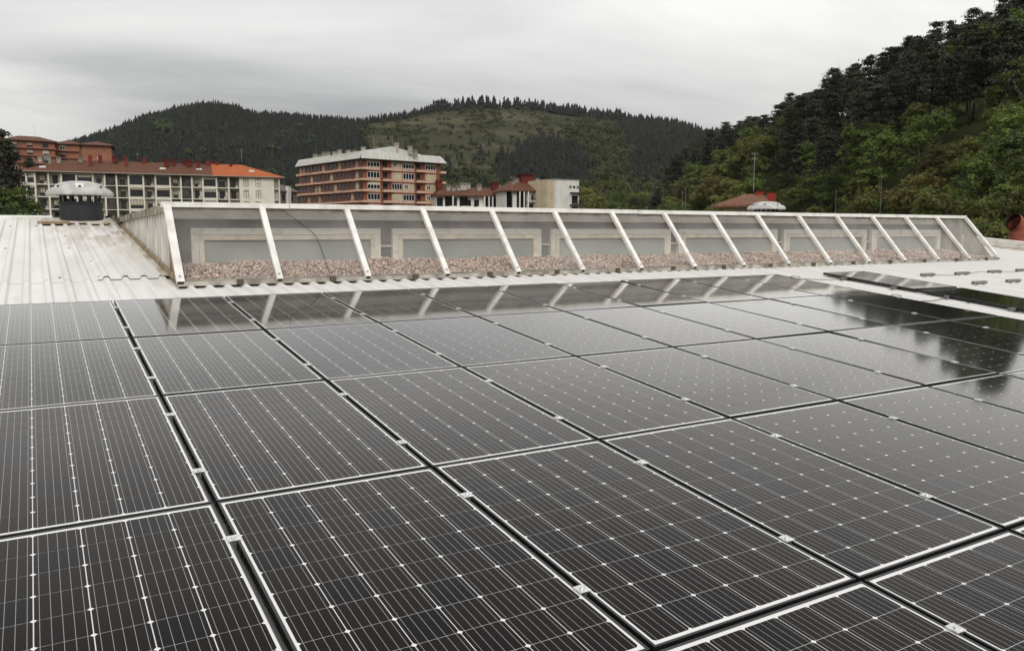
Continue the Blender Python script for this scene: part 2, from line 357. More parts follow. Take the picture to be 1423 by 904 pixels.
# ------------------------------------------------------------------ solar panels
PB, PA = 1.01, 1.66                              # pitch across and along the slope
PW, PL, LIP = .990, 1.640, .010
CP, CS = .1585, .15625
def frame_mesh():
    b = MB(); h = -.036
    b.box(0, LIP, 0, PL, h, 0); b.box(PW-LIP, PW, 0, PL, h, 0)
    b.box(LIP+.0002, PW-LIP-.0002, 0, LIP, h, -.0001); b.box(LIP+.0002, PW-LIP-.0002, PL-LIP, PL, h, -.0001)
    return b.mesh('frame', BLACK_ALU)
FRAME = frame_mesh()
BACK = MB().box(LIP, PW-LIP, LIP, PL-LIP, -.009, -.0022).mesh('backsheet', BACKSHEET)
def cell_geo(b, cx, cy):
    hx, h, c = .0775, .0782, .0085
    pts = [(-hx+c, -h), (hx-c, -h), (hx, -h+c), (hx, h-c), (hx-c, h), (-hx+c, h), (-hx, h-c), (-hx, -h+c)]
    pts = [(x+cx, y+cy) for x, y in pts]
    b.poly([(x, y, 0) for x, y in pts])
    for i in range(8):
        a, d = pts[i], pts[(i+1) % 8]; b.quad((*a, -.0006), (*d, -.0006), (*d, 0), (*a, 0))
CELL_ONE = (lambda b: (cell_geo(b, 0, 0), b.mesh('cell', CELL))[1])(MB())
CX0 = (PW-5*CP)/2; CY0 = (PL-9*CP)/2
def _all():
    b = MB()
    for i in range(6):
        for j in range(10): cell_geo(b, CP*i, CP*j)
    return b.mesh('cells', CELL)
CELLS_ALL = _all()
def solar_panel(x, v, single, label, group, tilt=(0, 0, 0), lift=0.):
    ctr = Vector(roofpt(x+PW/2, v+PL/2, lift)); rot_ = Matrix.Rotation(tilt[2], 3, 'Z') @ Matrix.Rotation(tilt[1], 3, 'Y') @ Matrix.Rotation(SL+tilt[0], 3, 'X')
    p = empty('solar_panel', ctr-rot_ @ Vector((PW/2, PL/2, 0)), (SL+tilt[0], tilt[1], tilt[2]), label, 'solar panel', group)
    link('frame', FRAME, p); link('backsheet', BACK, p)
    if single:
        for i in range(6):
            for j in range(10): link('cell', CELL_ONE, p, (CX0+CP*i, CY0+CP*j, -.0015))
    else:
        tag(link('cells', CELLS_ALL, p, (CX0, CY0, -.0015)), kind='stuff')
    return p
GAP = (PB-PW)/2
ROWS = {0: (-1, 9), 1: (-1, 9), 2: (-1, 9), 3: (-1, 8), 4: (-1, 6)}
rows_w = ['row next to skylight', 'second row from skylight', 'third row from skylight', 'fourth row from skylight', 'nearest row']
cols_w = ['column beyond the left picture edge', 'leftmost column']+['%s column from the left' % o for o in ORD[1:]]
for r, (c0, c1) in ROWS.items():
    for c in range(c0, c1+1):
        x = c*PB+GAP; v = -(r-2)*PA+(PA-PL)/2-PA*0
        v = (3-r)*PA-PA+(PA-PL)/2
        P = [to_px(roofpt(x+a, v+b_)) for a in (0, PW) for b_ in (0, PL)]
        inview = any(-40 < q[0] < 1463 and q[1] < 944 and q[2] > .2 for q in P)
        sg = .0018 if c < 5 else .0035; t = (random.gauss(0, sg), random.gauss(0, sg), 0)
        solar_panel(x, v, r >= 2 and inview, 'black framed solar panel, %s, %s' % (rows_w[r], cols_w[c+1]), 'solar panels fixed in the main array', t)
# two panels laid apart to the right
solar_panel(11.36, 3.50, False, 'separate black solar panel on the bare roof, the one nearer the skylight', 'separate solar panels on the bare roof', (0, .0, -.045), -.028)
solar_panel(11.27, 1.78, False, 'separate black solar panel on the bare roof, cut by the right picture edge', 'separate solar panels on the bare roof', (.0, .0, -.05), -.03)

# clamps in the gaps, each on a short rail
cb = MB(); cb.box(-.024, .024, -.024, .024, .0005, .0055); CLAMP = cb.mesh('plate', ALU)
cb = MB(); cb.lathe([(0, .011), (.0075, .011), (.0085, .009), (.0085, .0056)], 10); BOLT = cb.mesh('bolt', ALU)
cb = MB(); cb.box(-.007, .007, -.022, .022, -.05, .0); CL_LEG = cb.mesh('web', ALU)
cb = MB(); cb.box(-.17, .17, -.02, .02, -.064, -.040); CL_RAIL = cb.mesh('rail', ALU)
for r, (c0, c1) in ROWS.items():
    for c in range(c0+1, c1+2):
        for h, off in enumerate((.39, 1.28)):
            v = (3-r)*PA-off+random.uniform(-.03, .03); x = c*PB - (.011 if c == c1+1 else 0)
            q = to_px(roofpt(x, v))
            if not (-30 < q[0] < 1453 and q[1] < 934 and q[2] > .2): continue
            k = empty('panel_clamp', roofpt(x, v), (SL, 0, random.uniform(-.03, .03)), 'silver clamp, %s in its gap, %s, %s' % (('upper', 'lower')[h], rows_w[r], 'left picture edge' if c == 0 else ('%s gap from left' % ORD[c-1] if c <= 9 else 'right array edge')), 'clamp', 'silver clamps between the solar panels')
            link('plate', CLAMP, k); link('bolt', BOLT, k); link('web', CL_LEG, k); link('rail', CL_RAIL, k)

# bare mounting rails waiting on the right of the roof
def mount_rail(x, v, label, rz=0.):
    k = empty('mounting_rail', roofpt(x, v, NR+.036), (SL, 0, rz), label, 'rail', 'bare mounting rails screwed to the roof')
    b = MB(); b.box(-.20, .20, -.022, -.012, .0, .045); b.box(-.20, .20, .012, .022, .0, .045); b.box(-.20, .20, -.012, .012, .0, .012); b.build('channel', mat('dull aluminium rail', (.26, .255, .25), .45, .5, metal=.5), k)
    for s in (-1, 1):
        b = MB(); b.box(s*.1-.04, s*.1+.04, -.035, .035, -.004, .004); b.box(s*.1-.012, s*.1+.012, -.012, .012, .0125, .026); b.build('foot', BLACK, k)
def roof_hit(px, py, n=NR):
    N = np.array([0, -math.sin(SL), math.cos(SL)]); d = FW+RT*(px-711.5)/F_PX+UP*(452-py)/F_PX
    P = CAM+d*((N*n-CAM) @ N)/(d @ N); return P[0], P[1]*math.cos(SL)+P[2]*math.sin(SL)
RAILS = [(1180, 387.5, 'bare rail between the array and the loose panels, farthest one'), (1251, 400, 'bare rail between the array and the loose panels, second farthest'), (1325, 413, 'bare rail between the array and the loose panels, third farthest'), (1414, 430, 'bare rail between the array and the loose panels, cut by the picture edge'),
         (1289, 382, 'bare rail behind the loose panels, leftmost of the far line'), (1337, 380, 'bare rail behind the loose panels, second of the far line'), (1382, 377.5, 'bare rail behind the loose panels, third of the far line'), (1420, 375.5, 'bare rail behind the loose panels, last of the far line'), (1361, 393, 'bare rail just behind the nearer loose panel, left one'), (1408, 390.5, 'bare rail just behind the nearer loose panel, right one')]
RP = []
for px, py, lab in RAILS:
    x, v = roof_hit(px, py, NR+.05); RP.append((x, v)); mount_rail(x, v, lab, random.uniform(-.04, .04))
# cables lying on the roof
def cable(pts, rad, label, name='cable'):
    b = MB(); P = [Vector(p) for p in pts]; Q = []
    for i in range(len(P)-1):
        p0, p1, p2, p3 = P[max(i-1, 0)], P[i], P[i+1], P[min(i+2, len(P)-1)]
        for s in np.linspace(0, 1, 7)[:-1]:
            Q.append(.5*((2*p1)+(-p0+p2)*s+(2*p0-5*p1+4*p2-p3)*s*s+(-p0+3*p1-3*p2+p3)*s**3))
    Q.append(P[-1]); b.tube(Q, rad, 6); return tag(b.build(name, BLACK), label, 'cable')
def rc(x, v, n=NR+.05): return roofpt(x, v, n)
cable([rc(10.12, 4.5, -.04), rc(10.5, 4.9), rc(10.9, RP[0][1]+.05), rc(RP[0][0]-.2, RP[0][1])], .005, 'black cable from the array edge to the farthest bare rail')
cable([rc(10.12, 2.6, -.04), rc(10.5, 2.9), rc(10.8, RP[2][1]-.1), rc(RP[2][0]-.2, RP[2][1])], .005, 'black cable from the array edge to the third bare rail')
cable([rc(RP[4][0]+.15, RP[4][1]), rc(RP[4][0]+.6, RP[4][1]-.12), rc(RP[5][0]-.2, RP[5][1])], .004, 'thin black cable linking the first two rails of the far line')
cable([rc(RP[5][0]+.2, RP[5][1]), rc(RP[5][0]+.7, RP[5][1]+.1), rc(RP[6][0]-.2, RP[6][1])], .004, 'thin black cable linking the second and third rails of the far line')
cable([rc(RP[6][0]+.2, RP[6][1]), rc(RP[6][0]+.7, RP[6][1]-.08), rc(RP[7][0]-.2, RP[7][1])], .004, 'thin black cable linking the last two rails of the far line')
xa, va = roof_hit(1345, 425); xb, vb = roof_hit(1382, 422)
cable([rc(xa, va), rc(xa+.25, va+.12), rc((xa+xb)/2, (va+vb)/2-.05, NR+.07), rc(xb-.2, vb+.1), rc(xb, vb)], .012, 'curled cable end beside the array edge at the right')
xa, va = roof_hit(1105, 386, 0); cable([roofpt(xa-.09, va+.02, .006), roofpt(xa, va+.05, .02), roofpt(xa+.10, va, .012), roofpt(xa+.04, va-.05, .008)], .005, 'small loop of black cable on the far corner panel')
xa, va = roof_hit(1245, 412, 0); cable([roofpt(xa-.08, va+.02, .006), roofpt(xa, va+.04, .02), roofpt(xa+.09, va, .012), roofpt(xa+.03, va-.05, .008)], .005, 'small loop of black cable on the right edge panel')

# ------------------------------------------------------------------ the long skylight
YB, ZB, YT, ZT, YW = 6.22, .58, 6.985, 1.44, 7.5
skl = empty('roof_skylight', (SKX0, YB, ZB-.06), label='long lean-to glass skylight with white rafters along the roof', cat='skylight')
OFF = np.array([SKX0, YB, ZB-.06])
def sk(b, name, material, parent=skl, smooth=False):
    b.v = [tuple(np.array(p)-OFF) for p in b.v] if parent is skl else b.v
    return b.build(name, material, parent, smooth)
GD = Vector((0, YT-YB, ZT-ZB)).normalized(); GN = Vector((0, -GD.z, GD.y))
def glass_material():
    m = bpy.data.materials.new('dusty glass'); m.use_nodes = True; t = m.node_tree; L = t.links.new; t.nodes.clear()
    o = nn(t, 'ShaderNodeOutputMaterial'); tr = nn(t, 'ShaderNodeBsdfTransparent'); tr.inputs[0].default_value = (.94, .95, .94, 1)
    gl = nn(t, 'ShaderNodeBsdfGlossy'); gl.inputs['Roughness'].default_value = .06; fr = nn(t, 'ShaderNodeFresnel'); fr.inputs[0].default_value = 1.36
    df = nn(t, 'ShaderNodeBsdfDiffuse'); df.inputs[0].default_value = (.78, .76, .72, 1)
    co = nn(t, 'ShaderNodeTexCoord'); n = nn(t, 'ShaderNodeTexNoise'); L(co.outputs['Object'], n.inputs[0]); n.inputs['Scale'].default_value = 1.6; n.inputs['Detail'].default_value = 8
    mr = nn(t, 'ShaderNodeMapRange'); L(n.outputs[0], mr.inputs[0]); mr.inputs[1].default_value = .3; mr.inputs[2].default_value = .75; mr.inputs[3].default_value = .03; mr.inputs[4].default_value = .14
    m1 = nn(t, 'ShaderNodeMixShader'); L(mr.outputs[0], m1.inputs[0]); L(tr.outputs[0], m1.inputs[1]); L(df.outputs[0], m1.inputs[2])
    m2 = nn(t, 'ShaderNodeMixShader'); L(fr.outputs[0], m2.inputs[0]); L(m1.outputs[0], m2.inputs[1]); L(gl.outputs[0], m2.inputs[2]); L(m2.outputs[0], o.inputs[0])
    return m
GLASS = glass_material()
A = Vector((0, YB, ZB)); T = Vector((0, YT, ZT))
for i in range(16):
    x = SKX0+1.11*i; ex = Vector((x, 0, 0))
    b = MB(); w_ = .085 if i in (0, 15) else .07
    b.bar(A+ex-GD*.05+GN*.038, T+ex+GN*.038-GD*.035, w_, .05, GN)
    r_ = sk(b, 'rafter', WHITE_ALU)
    b = MB(); p = A+ex-GD*.051+GN*.038; b.bar(p-GD*.004, p, w_*.8, .036, GN); b.v = [tuple(np.array(q)-OFF) for q in b.v]; b.build('end_cap', BLACK, skl)
    b = MB(); b.box(-.012, .012, -.012, .012, 0, .006); sc_ = b.build('screw', DIRTY_ALU, skl); sc_.matrix_local = Matrix.Translation(A+ex+GD*.02+GN*.0635-Vector(OFF)) @ Vector((0, 0, 1)).rotation_difference(GN).to_matrix().to_4x4()
    if i < 15:
        xa, xb = x+.03, x+1.08; b = MB()
        p = [A+Vector((xa, 0, 0)), A+Vector((xb, 0, 0)), T+Vector((xb, 0, 0)), T+Vector((xa, 0, 0))]
        b.quad(*p); sk(b, 'glass_pane', GLASS)
b = MB()
for k, (xa, xb) in enumerate([(SKX0-.05, 3.25), (3.26, 9.0), (9.01, 14.6), (14.61, SKX1+.05)]):
    b = MB(); b.box(xa, xb, YT-.045, YT+.14, ZT-.008+.002*(k % 2), ZT+.055+.002*(k % 2)); sk(b, 'top_rail', WHITE_ALU)
b = MB(); b.box(SKX0, SKX1, YT+.0, YT+.10, ZT-.055, ZT-.010); sk(b, 'top_purlin', DIRTY_ALU)
b = MB(); b.box(SKX0-.03, SKX1+.03, YB-.045, YB+.03, ZB-.055, ZB-.004); sk(b, 'bottom_sill', DIRTY_ALU)
b = MB(); b.box(SKX0+.05, SKX1-.05, YB-.02, YB+.02, ZB-.003, ZB+.016); sk(b, 'glazing_bead', mat('grey glazing bead', (.30, .28, .24), .6, var=.3, scale=3))
for i in range(15):
    x = SKX0+1.11*i+.65; b = MB(); b.box(x-.035, x+.035, YB-.075, YB-.046, ZB-.05, ZB+.01); sk(b, 'sill_clip', mat('rusty clip', (.10, .075, .05), .8))
# cheeks
def roofz(y): return y*math.tan(SL)+NR/math.cos(SL)
def topz(y): return ZT-.0-(y-YT)*.009
for side_, X in ((-1, SKX0), (1, SKX1)):
    ys = np.linspace(YT-.02, 14.7, 10)
    for k in range(9):
        ya, yb = ys[k]+.008, ys[k+1]-.008; b = MB(); n = 6
        for j in range(n):
            y0, y1 = ya+(yb-ya)*j/n, ya+(yb-ya)*(j+1)/n
            d = .012 if j % 2 else 0.
            xx = X+side_*(-.02+d)
            b.quad((xx, y0, roofz(y0)), (xx, y1, roofz(y1)), (xx, y1, topz(y1)-.05), (xx, y0, topz(y0)-.05))
            x2 = X+side_*(-.02+.012-d); b.quad((xx, y1, roofz(y1)), (x2, y1, roofz(y1)), (x2, y1, topz(y1)-.05), (xx, y1, topz(y1)-.05))
        sk(b, 'cheek_panel', CHEEK)
    b = MB(); xx = X+side_*.005
    b.hexa([(xx-.02, YT, topz(YT)-.07), (xx+.02, YT, topz(YT)-.07), (xx+.02, 14.75, topz(14.75)-.07), (xx-.02, 14.75, topz(14.75)-.07), (xx-.02, YT, topz(YT)+.03), (xx+.02, YT, topz(YT)+.03), (xx+.02, 14.75, topz(14.75)+.03), (xx-.02, 14.75, topz(14.75)+.03)]); sk(b, 'cheek_trim', mat('mossy trim', (.13, .115, .075), .8, .2, scale=5, col2=(.42, .38, .30), detail=8))
    b = MB(); xx = X-.01*side_; b.poly([(xx, YB+.02, roofz(YB)), (xx, YT-.025, roofz(YT)), (xx, YT-.025, ZT-.04), ]); b.poly([(xx-.01, YT-.025, ZT-.04), (xx-.01, YT-.025, roofz(YT)), (xx-.01, YB+.02, roofz(YB))]); sk(b, 'end_plate', BROWN if side_ < 0 else CHEEK)
b = MB(); b.quad((SKX0+.02, YT+.16, ZT+.01), (SKX1-.02, YT+.16, ZT+.01), (SKX1-.02, YW+.1, ZT+.004), (SKX0+.02, YW+.1, ZT+.004)); sk(b, 'added_top_glazing', GLASS)  # unseen glass strip, added to let daylight onto the inner wall
b = MB(); b.hexa([(SKX0, YW+.1, ZT-.0), (SKX1, YW+.1, ZT-.0), (SKX1, 14.8, topz(14.8)-.02), (SKX0, 14.8, topz(14.8)-.02), (SKX0, YW+.1, ZT+.02), (SKX1, YW+.1, ZT+.02), (SKX1, 14.8, topz(14.8)+.0), (SKX0, 14.8, topz(14.8)+.0)]); sk(b, 'top_deck', WHITE_SHEET)
# inside: the wall of old window frames behind the glass
b = MB(); b.box(SKX0+.02, SKX1-.02, YW, YW+.05, .45, ZT-.012); sk(b, 'inner_wall', mat('grey inner wall', (.27, .25, .24), .8, var=.25, scale=1.5))
b = MB(); b.box(SKX0+.02, SKX1-.02, YW-.05, YW-.002, 1.30, 1.415); sk(b, 'inner_header', mat('pale header', (.78, .78, .73), .7, var=.2, scale=2))
FR_W = mat('flaking white frame paint', (.70, .67, .59), .7, .3, scale=7, col2=(.90, .88, .82), contrast=(.32, .46), detail=9)
FR_I = mat('cream inner frame', (.86, .79, .66), .7, .3, var=.15, scale=6)
FROST = mat('frosted grey pane', (.38, .41, .40), .35, .4, scale=1.3, col2=(.50, .53, .51))
for k in range(6):
    xa = 2.12+2.745*k; xb = min(xa+2.56, SKX1-.1); y0, y1 = YW-.07, YW-.003
    b = MB(); b.box(xa, xb, y0, y1, 1.10, 1.185); b.box(xa, xa+.09, y0, y1, .55, 1.099); b.box(xb-.09, xb, y0, y1, .55, 1.099)
    b.v = [tuple(np.array(p)-OFF) for p in b.v]; fr = b.build('inner_window', FR_W, skl)
    b = MB(); b.box(xa+.092, xb-.092, y0-.012, y1, 1.03, 1.095); b.box(xa+.092, xa+.155, y0-.012, y1, .55, 1.028); b.box(xb-.155, xb-.092, y0-.012, y1, .55, 1.028)
    b.v = [tuple(np.array(p)-OFF) for p in b.v]; b.build('sash', FR_I, fr)
    b = MB(); b.box(xa+.157, xb-.157, YW-.035, YW-.02, .5, 1.028); b.v = [tuple(np.array(p)-OFF) for p in b.v]; b.build('pane', FROST, fr)
    b = MB(); b.box(xb+.01, xb+.175, YW-.03, YW-.01, .92, .945); 
    if xb+.2 < SKX1: sk(b, 'tie_bar', FR_I)
b = MB(); b.quad((SKX0+.02, YB+.03, ZB-.03), (SKX1-.02, YB+.03, ZB-.03), (SKX1-.02, YW, .735), (SKX0+.02, YW, .735)); sk(b, 'gravel_bed', mat('gravel bed', (.14, .10, .075), .9))
n = 26000
gx_ = rng.uniform(SKX0+.04, SKX1-.04, n); gt = rng.uniform(0, 1, n); gy = YB+.05+(YW-.06-YB-.05)*gt
gz = ZB-.03+(.735-ZB+.03)*(gy-YB-.03)/(YW-YB-.03)+rng.uniform(.0, .03, n)+.018*np.sin(gx_*5)*np.sin(gx_*1.7+gy*3)
base = np.array([(1, 0, 0), (-1, 0, 0), (0, 1, 0), (0, -1, 0), (0, 0, 1), (0, 0, -1)], float)
fo = np.array([(0, 2, 4), (2, 1, 4), (1, 3, 4), (3, 0, 4), (2, 0, 5), (1, 2, 5), (3, 1, 5), (0, 3, 5)])
sz = (.008+.026*rng.uniform(0, 1, (n, 1, 1))**2.2)*rng.uniform(.6, 1.2, (n, 6, 1))
ang = rng.uniform(0, 6.28, n); rot = np.zeros((n, 3, 3)); rot[:, 0, 0] = np.cos(ang); rot[:, 0, 1] = -np.sin(ang); rot[:, 1, 0] = np.sin(ang); rot[:, 1, 1] = np.cos(ang); rot[:, 2, 2] = .8
tl = rng.uniform(-.6, .6, n); rx = np.zeros((n, 3, 3)); rx[:, 0, 0] = 1; rx[:, 1, 1] = np.cos(tl); rx[:, 1, 2] = -np.sin(tl); rx[:, 2, 1] = np.sin(tl); rx[:, 2, 2] = np.cos(tl)
V = np.einsum('nij,njk,nlk->nli', rx, rot, base[None]*sz)+np.stack([gx_, gy, gz], -1)[:, None]
Fq = (fo[None]+(np.arange(n)*6)[:, None, None]).reshape(-1, 3)
tag(link('gravel', npmesh('gravel', V.reshape(-1, 3), Fq, mat('pinkish gravel', (.70, .53, .45), .9, .2, island=.36))), 'pinkish tan gravel lying behind the skylight glass', 'gravel', kind='stuff')
c1 = T+Vector((SKX0+1.3, 0, 0)); 
def gp(dx, s): return A+GD*(s*1.204)+GN*.02+Vector((SKX0+dx, 0, 0))
cable([gp(1.22, .99), gp(1.40, .88), gp(1.58, .70), gp(1.70, .55), gp(1.73, .30), gp(1.74, .12), gp(1.74, -.02)], .004, 'thin black cable hanging in an arc over the skylight glass')

# ------------------------------------------------------------------ roof ventilators and red flue
def ventilator(x, y, z, s, label, plate, zs=1.16):
    v = empty('roof_ventilator', (x, y, z), label=label, cat='ventilator', group='domed ventilators on the ridge')
    v.scale = (1, 1, zs)
    GREY = mat('weathered grey dome', (.40, .39, .375), .55, .3, scale=5, col2=(.60, .59, .57), metal=.0, detail=8)
    DK = mat('dark ventilator curb', (.028, .031, .034), .6, .3, var=.25, scale=3)
    b = MB(); b.lathe([(0, 0), (.43*s, 0), (.43*s, .33*s), (.455*s, .335*s), (.455*s, .365*s), (.36*s, .37*s), (0, .37*s)], 40); b.build('curb', DK, v)
    for k in range(14):
        a = 2*math.pi*(k+.3)/14; b = MB(); ca, sa = math.cos(a), math.sin(a)
        b.bar((.385*s*ca, .385*s*sa, .368*s), (.40*s*ca, .40*s*sa, .51*s), .05*s, .035*s, (ca, sa, .01)); b.build('vane', BLACK_ALU, v)
    b = MB(); b.lathe([(0, .50*s), (.50*s, .495*s), (.665*s, .485*s), (.675*s, .52*s), (.655*s, .565*s), (.60*s, .61*s), (.49*s, .655*s), (.47*s, .70*s), (.36*s, .735*s), (.20*s, .762*s), (0, .77*s)], 48); d = b.build('dome', GREY, v, True)
    for k in range(7):
        a = 2*math.pi*(k+.2)/7; b = MB(); b.box(-.02, .02, -.02, .02, 0, .03); q = b.build('dome_bolt', BLACK_ALU, d); q.location = (.53*s*math.cos(a), .53*s*math.sin(a), .635*s)
    if plate:
        th = math.atan2(CAM[1]-y, CAM[0]-x)
        b = MB(); b.box(-.07, .07, -.008, .008, -.035, .035); q = b.build('label_plate', mat('white plate', (.75, .74, .72), .5), d)
        q.location = (.52*s*math.cos(th)+.0, .52*s*math.sin(th), .668*s); q.rotation_euler = (-.5, 0, th+math.pi/2)
    return v
ventilator(1.21, 14.45, roofz(14.45)+.02, .88, 'weathered domed roof ventilator on a dark curb at the left', True)
ventilator(20.9, 14.9, roofz(14.9)+.06, .90, 'domed roof ventilator showing just above the skylight top rail', False, 1.0)
# dirty flashing round the left one
for (xa, xb, ya, yb, mt) in [(.55, 1.75, 13.95, 14.9, SHEET_DIRTY), (.45, .98, 13.75, 14.1, BROWN), (1.25, 1.62, 13.8, 14.12, SHEET_DIRTY)]:
    MB().box(xa, xb, ya, yb, NR+.04, NR+.058+random.uniform(0, .01)).build('ventilator_flashing', mt, roof)
cable([(1.62, 14.2, 1.42), (1.72, 13.8, 1.46), (1.74, 13.3, 1.36), (1.72, 12.6, 1.27)], .02, 'black cable drooping from the left ventilator to the skylight cheek')
RUST = mat('red oxide pipe', (.26, .066, .04), .65, .3, scale=5, col2=(.36, .11, .07), detail=7)
p0 = at(1414.5, 335, 26.); D0 = 26.
fl = empty('flue_pipe', (p0[0], p0[1], p0[2]-1.), label='rust red elbow flue pipe at the right picture edge', cat='pipe')
b = MB(); up = Vector((0, 0, 1)); lf = Vector(-RT*.95-FW*.32).normalized(); c = Vector((0, 0, 1.)); rad = .27
path = [Vector((0, 0, 0)), Vector((0, 0, 1.28))]
for a in np.linspace(0, 1.35, 7)[1:]: path.append(Vector((0, 0, 1.28))+up*math.sin(a)*.36+lf*(1-math.cos(a))*.36)
b.tube(path, rad, 20, caps=False); b.build('pipe', RUST, fl, True)
b = MB(); b.tube([path[-1]*.999, path[-1]*.999+(path[-1]-path[-2]).normalized()*.015], rad+.012, 20, caps=False); b.tube([path[-3], path[-1]], rad-.012, 20, caps=False); b.build('lining', mat('black flue lining', (.012, .010, .010), .9), fl)  # rim and near-black inner tube at the flue mouth
b = MB(); b.tube([(0, 0, 1.22), (0, 0, 1.28)], rad+.015, 20, caps=False); b.build('collar', RUST, fl)

# ------------------------------------------------------------------ buildings
PLASTER = mat('cream plaster', (.68, .645, .545), .85, .2, scale=.5, col2=(.78, .75, .66), detail=6)
PLASTER_W = mat('white plaster', (.74, .725, .68), .85, .2, var=.1, scale=.4)
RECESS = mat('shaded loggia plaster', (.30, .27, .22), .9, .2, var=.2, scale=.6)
TILE_BROWN = mat('brown roof tile', (.105, .045, .028), .8, .2, scale=.7, col2=(.155, .070, .045), detail=6, stretch=(1, 4, 4))
TILE_ORANGE = mat('new orange roof tile', (.36, .095, .03), .75, .2, scale=.8, col2=(.44, .125, .045), detail=6, stretch=(1, 4, 4))
DARKGLASS = mat('dark window pane', (.012, .014, .016), .12, .5, rand=.5)
SHUTTER = mat('cream roller shutter', (.52, .47, .36), .7, .2, rand=.2)
FRAME_D = mat('dark window frame', (.035, .032, .03), .6)
FRAME_WH = mat('white window frame', (.62, .61, .58), .5)
RAIL_D = mat('dark railing', (.03, .03, .03), .6)
BRICK = mat('red brick', (.23, .075, .042), .85, .2, scale=.9, col2=(.30, .11, .065))
BRICK_O = mat('orange brick', (.27, .115, .066), .85, .2, scale=.6, col2=(.34, .155, .095))
PINK = mat('salmon balcony slab', (.60, .40, .30), .8, .2, var=.12, scale=.4)
METAL_R = mat('pale metal roof', (.46, .45, .41), .5, .4, scale=.4, col2=(.58, .57, .53), stretch=(4, .5, .5))
CHIM = mat('red chimney', (.16, .03, .02), .8, .2, rand=.3)
CHIM_G = mat('grey chimney', (.34, .31, .27), .8, .2, rand=.3)
DARKNET = mat('dark screen netting', (.040, .038, .036), .9, .1, scale=.8, col2=(.09, .085, .075))
_wc = {}
def window(parent, x, z, wd, ht, y, style='dark', n=4, shutter=0., fmat=None):
    """a window part in a facade: frame mesh with a pane (and a blind) below it; local +y points into the wall"""
    key = (round(wd, 2), round(ht, 2), n, style)
    if key not in _wc:
        b = MB(); t = .09 if style != 'white' else .13
        b.box(0, wd, 0, .10, ht-t, ht); b.box(0, wd, 0, .10, 0, t)
        for k in range(n+1):
            xx = (wd-t)*k/n; b.box(xx, xx+t, -.004, .09, t+.001, ht-t-.001)
        if style == 'dark': b.box(t+.001, wd-t-.001, .004, .08, ht*.36, ht*.36+.09)
        fm = b.mesh('window', fmat or (FRAME_WH if style == 'white' else FRAME_D))
        pm = MB().box(.02, wd-.02, .05, .07, .02, ht-.02).mesh('pane', DARKGLASS)
        _wc[key] = (fm, pm)
    fm, pm = _wc[key]
    o = link('window', fm, parent, (x, y, z)); link('pane', pm, o)
    if shutter > .02:
        MB().box(.05, wd-.05, .012, .045, ht*(1-shutter), ht-.03).build('shutter', SHUTTER, o)
    return o
def railing(parent, x, z, wd, y, h=1.0, material=None, dens=.16):
    b = MB(); b.box(x, x+wd, y-.03, y+.03, z+h-.06, z+h); b.box(x, x+wd, y-.02, y+.02, z+.08, z+.13)
    k = 0.
    while k < wd: b.box(x+k, x+k+.035, y-.012, y+.012, z+.131, z+h-.061); k += dens
    return b.build('railing', material or RAIL_D, parent)
def face_root(name, pa, pb, z, label, cat, group=None):
    """an Empty whose local x runs from pa to pb, local -y faces the viewer"""
    d = np.array(pb)-np.array(pa); a = math.atan2(d[1], d[0])
    return empty(name, (pa[0], pa[1], z), (0, 0, a), label, cat, group), math.hypot(d[0], d[1])
def facade_x(px, pa, pb):
    """distance along the wall pa-pb at which the bearing px meets it"""
    d2 = np.array(pb[:2])-np.array(pa[:2]); L = np.linalg.norm(d2); d2 = d2/L
    r = (FW+RT*(px-711.5)/F_PX)[:2]; A_ = np.array([[r[0], -d2[0]], [r[1], -d2[1]]]); s = np.linalg.solve(A_, np.array(pa[:2])-CAM[:2]); return s[1]
def hip_roof(parent, x0, x1, y0, y1, z, h, hip0, hip1, material, name='roof', th=.25):
    ym = (y0+y1)/2; b = MB()
    r0, r1 = (x0+hip0, ym, z+h), (x1-hip1, ym, z+h)
    b.quad((x0, y0, z), (x1, y0, z), r1, r0); b.quad((x1, y1, z), (x0, y1, z), r0, r1); b.tri((x0, y1, z), (x0, y0, z), r0); b.tri((x1, y0, z), (x1, y1, z), r1)
    b.box(x0, x1, y0, y1, z-th, z-.004)
    return b.build(name, material, parent)
def chimney(parent, x, y, z, wd, h, material):
    b = MB(); b.box(-wd/2, wd/2, -wd/2, wd/2, 0, h); b.box(-wd*.62, wd*.62, -wd*.62, wd*.62, h+.005, h+.14)
    for sx in (-1, 1):
        for sy in (-1, 1): b.box(sx*wd*.4-.06, sx*wd*.4+.06, sy*wd*.4-.06, sy*wd*.4+.06, h+.145, h+.38)
    b.box(-wd*.58, wd*.58, -wd*.58, wd*.58, h+.385, h+.48)
    o = b.build('chimney', material, parent); o.location = (x, y, z); return o
def antenna(P, h, label):
    a = empty('roof_antenna', P, label=label, cat='antenna')
    s_ = .5+h*.03; ALU_ = mat('grey aerial', (.30, .30, .29), .6); MB().tube([(0, 0, 0), (0, 0, h)], .035, 6).build('mast', ALU_, a)
    d = Vector(RT)
    for k, (zz, wd) in enumerate([(.97, 1.0), (.84, .8)]):
        wd *= s_; MB().bar(-d*wd*.5+Vector((0, 0, h*zz)), d*wd*.5+Vector((0, 0, h*zz)), .04, .04).build('boom', ALU_, a)
        for j in range(3):
            q = d*(wd*(j/2-.5))+Vector((0, 0, h*zz)); MB().bar(q-Vector((0, 0, .22*s_)), q+Vector((0, 0, .22*s_)), .03, .03, tuple(d)).build('element', ALU_, a)

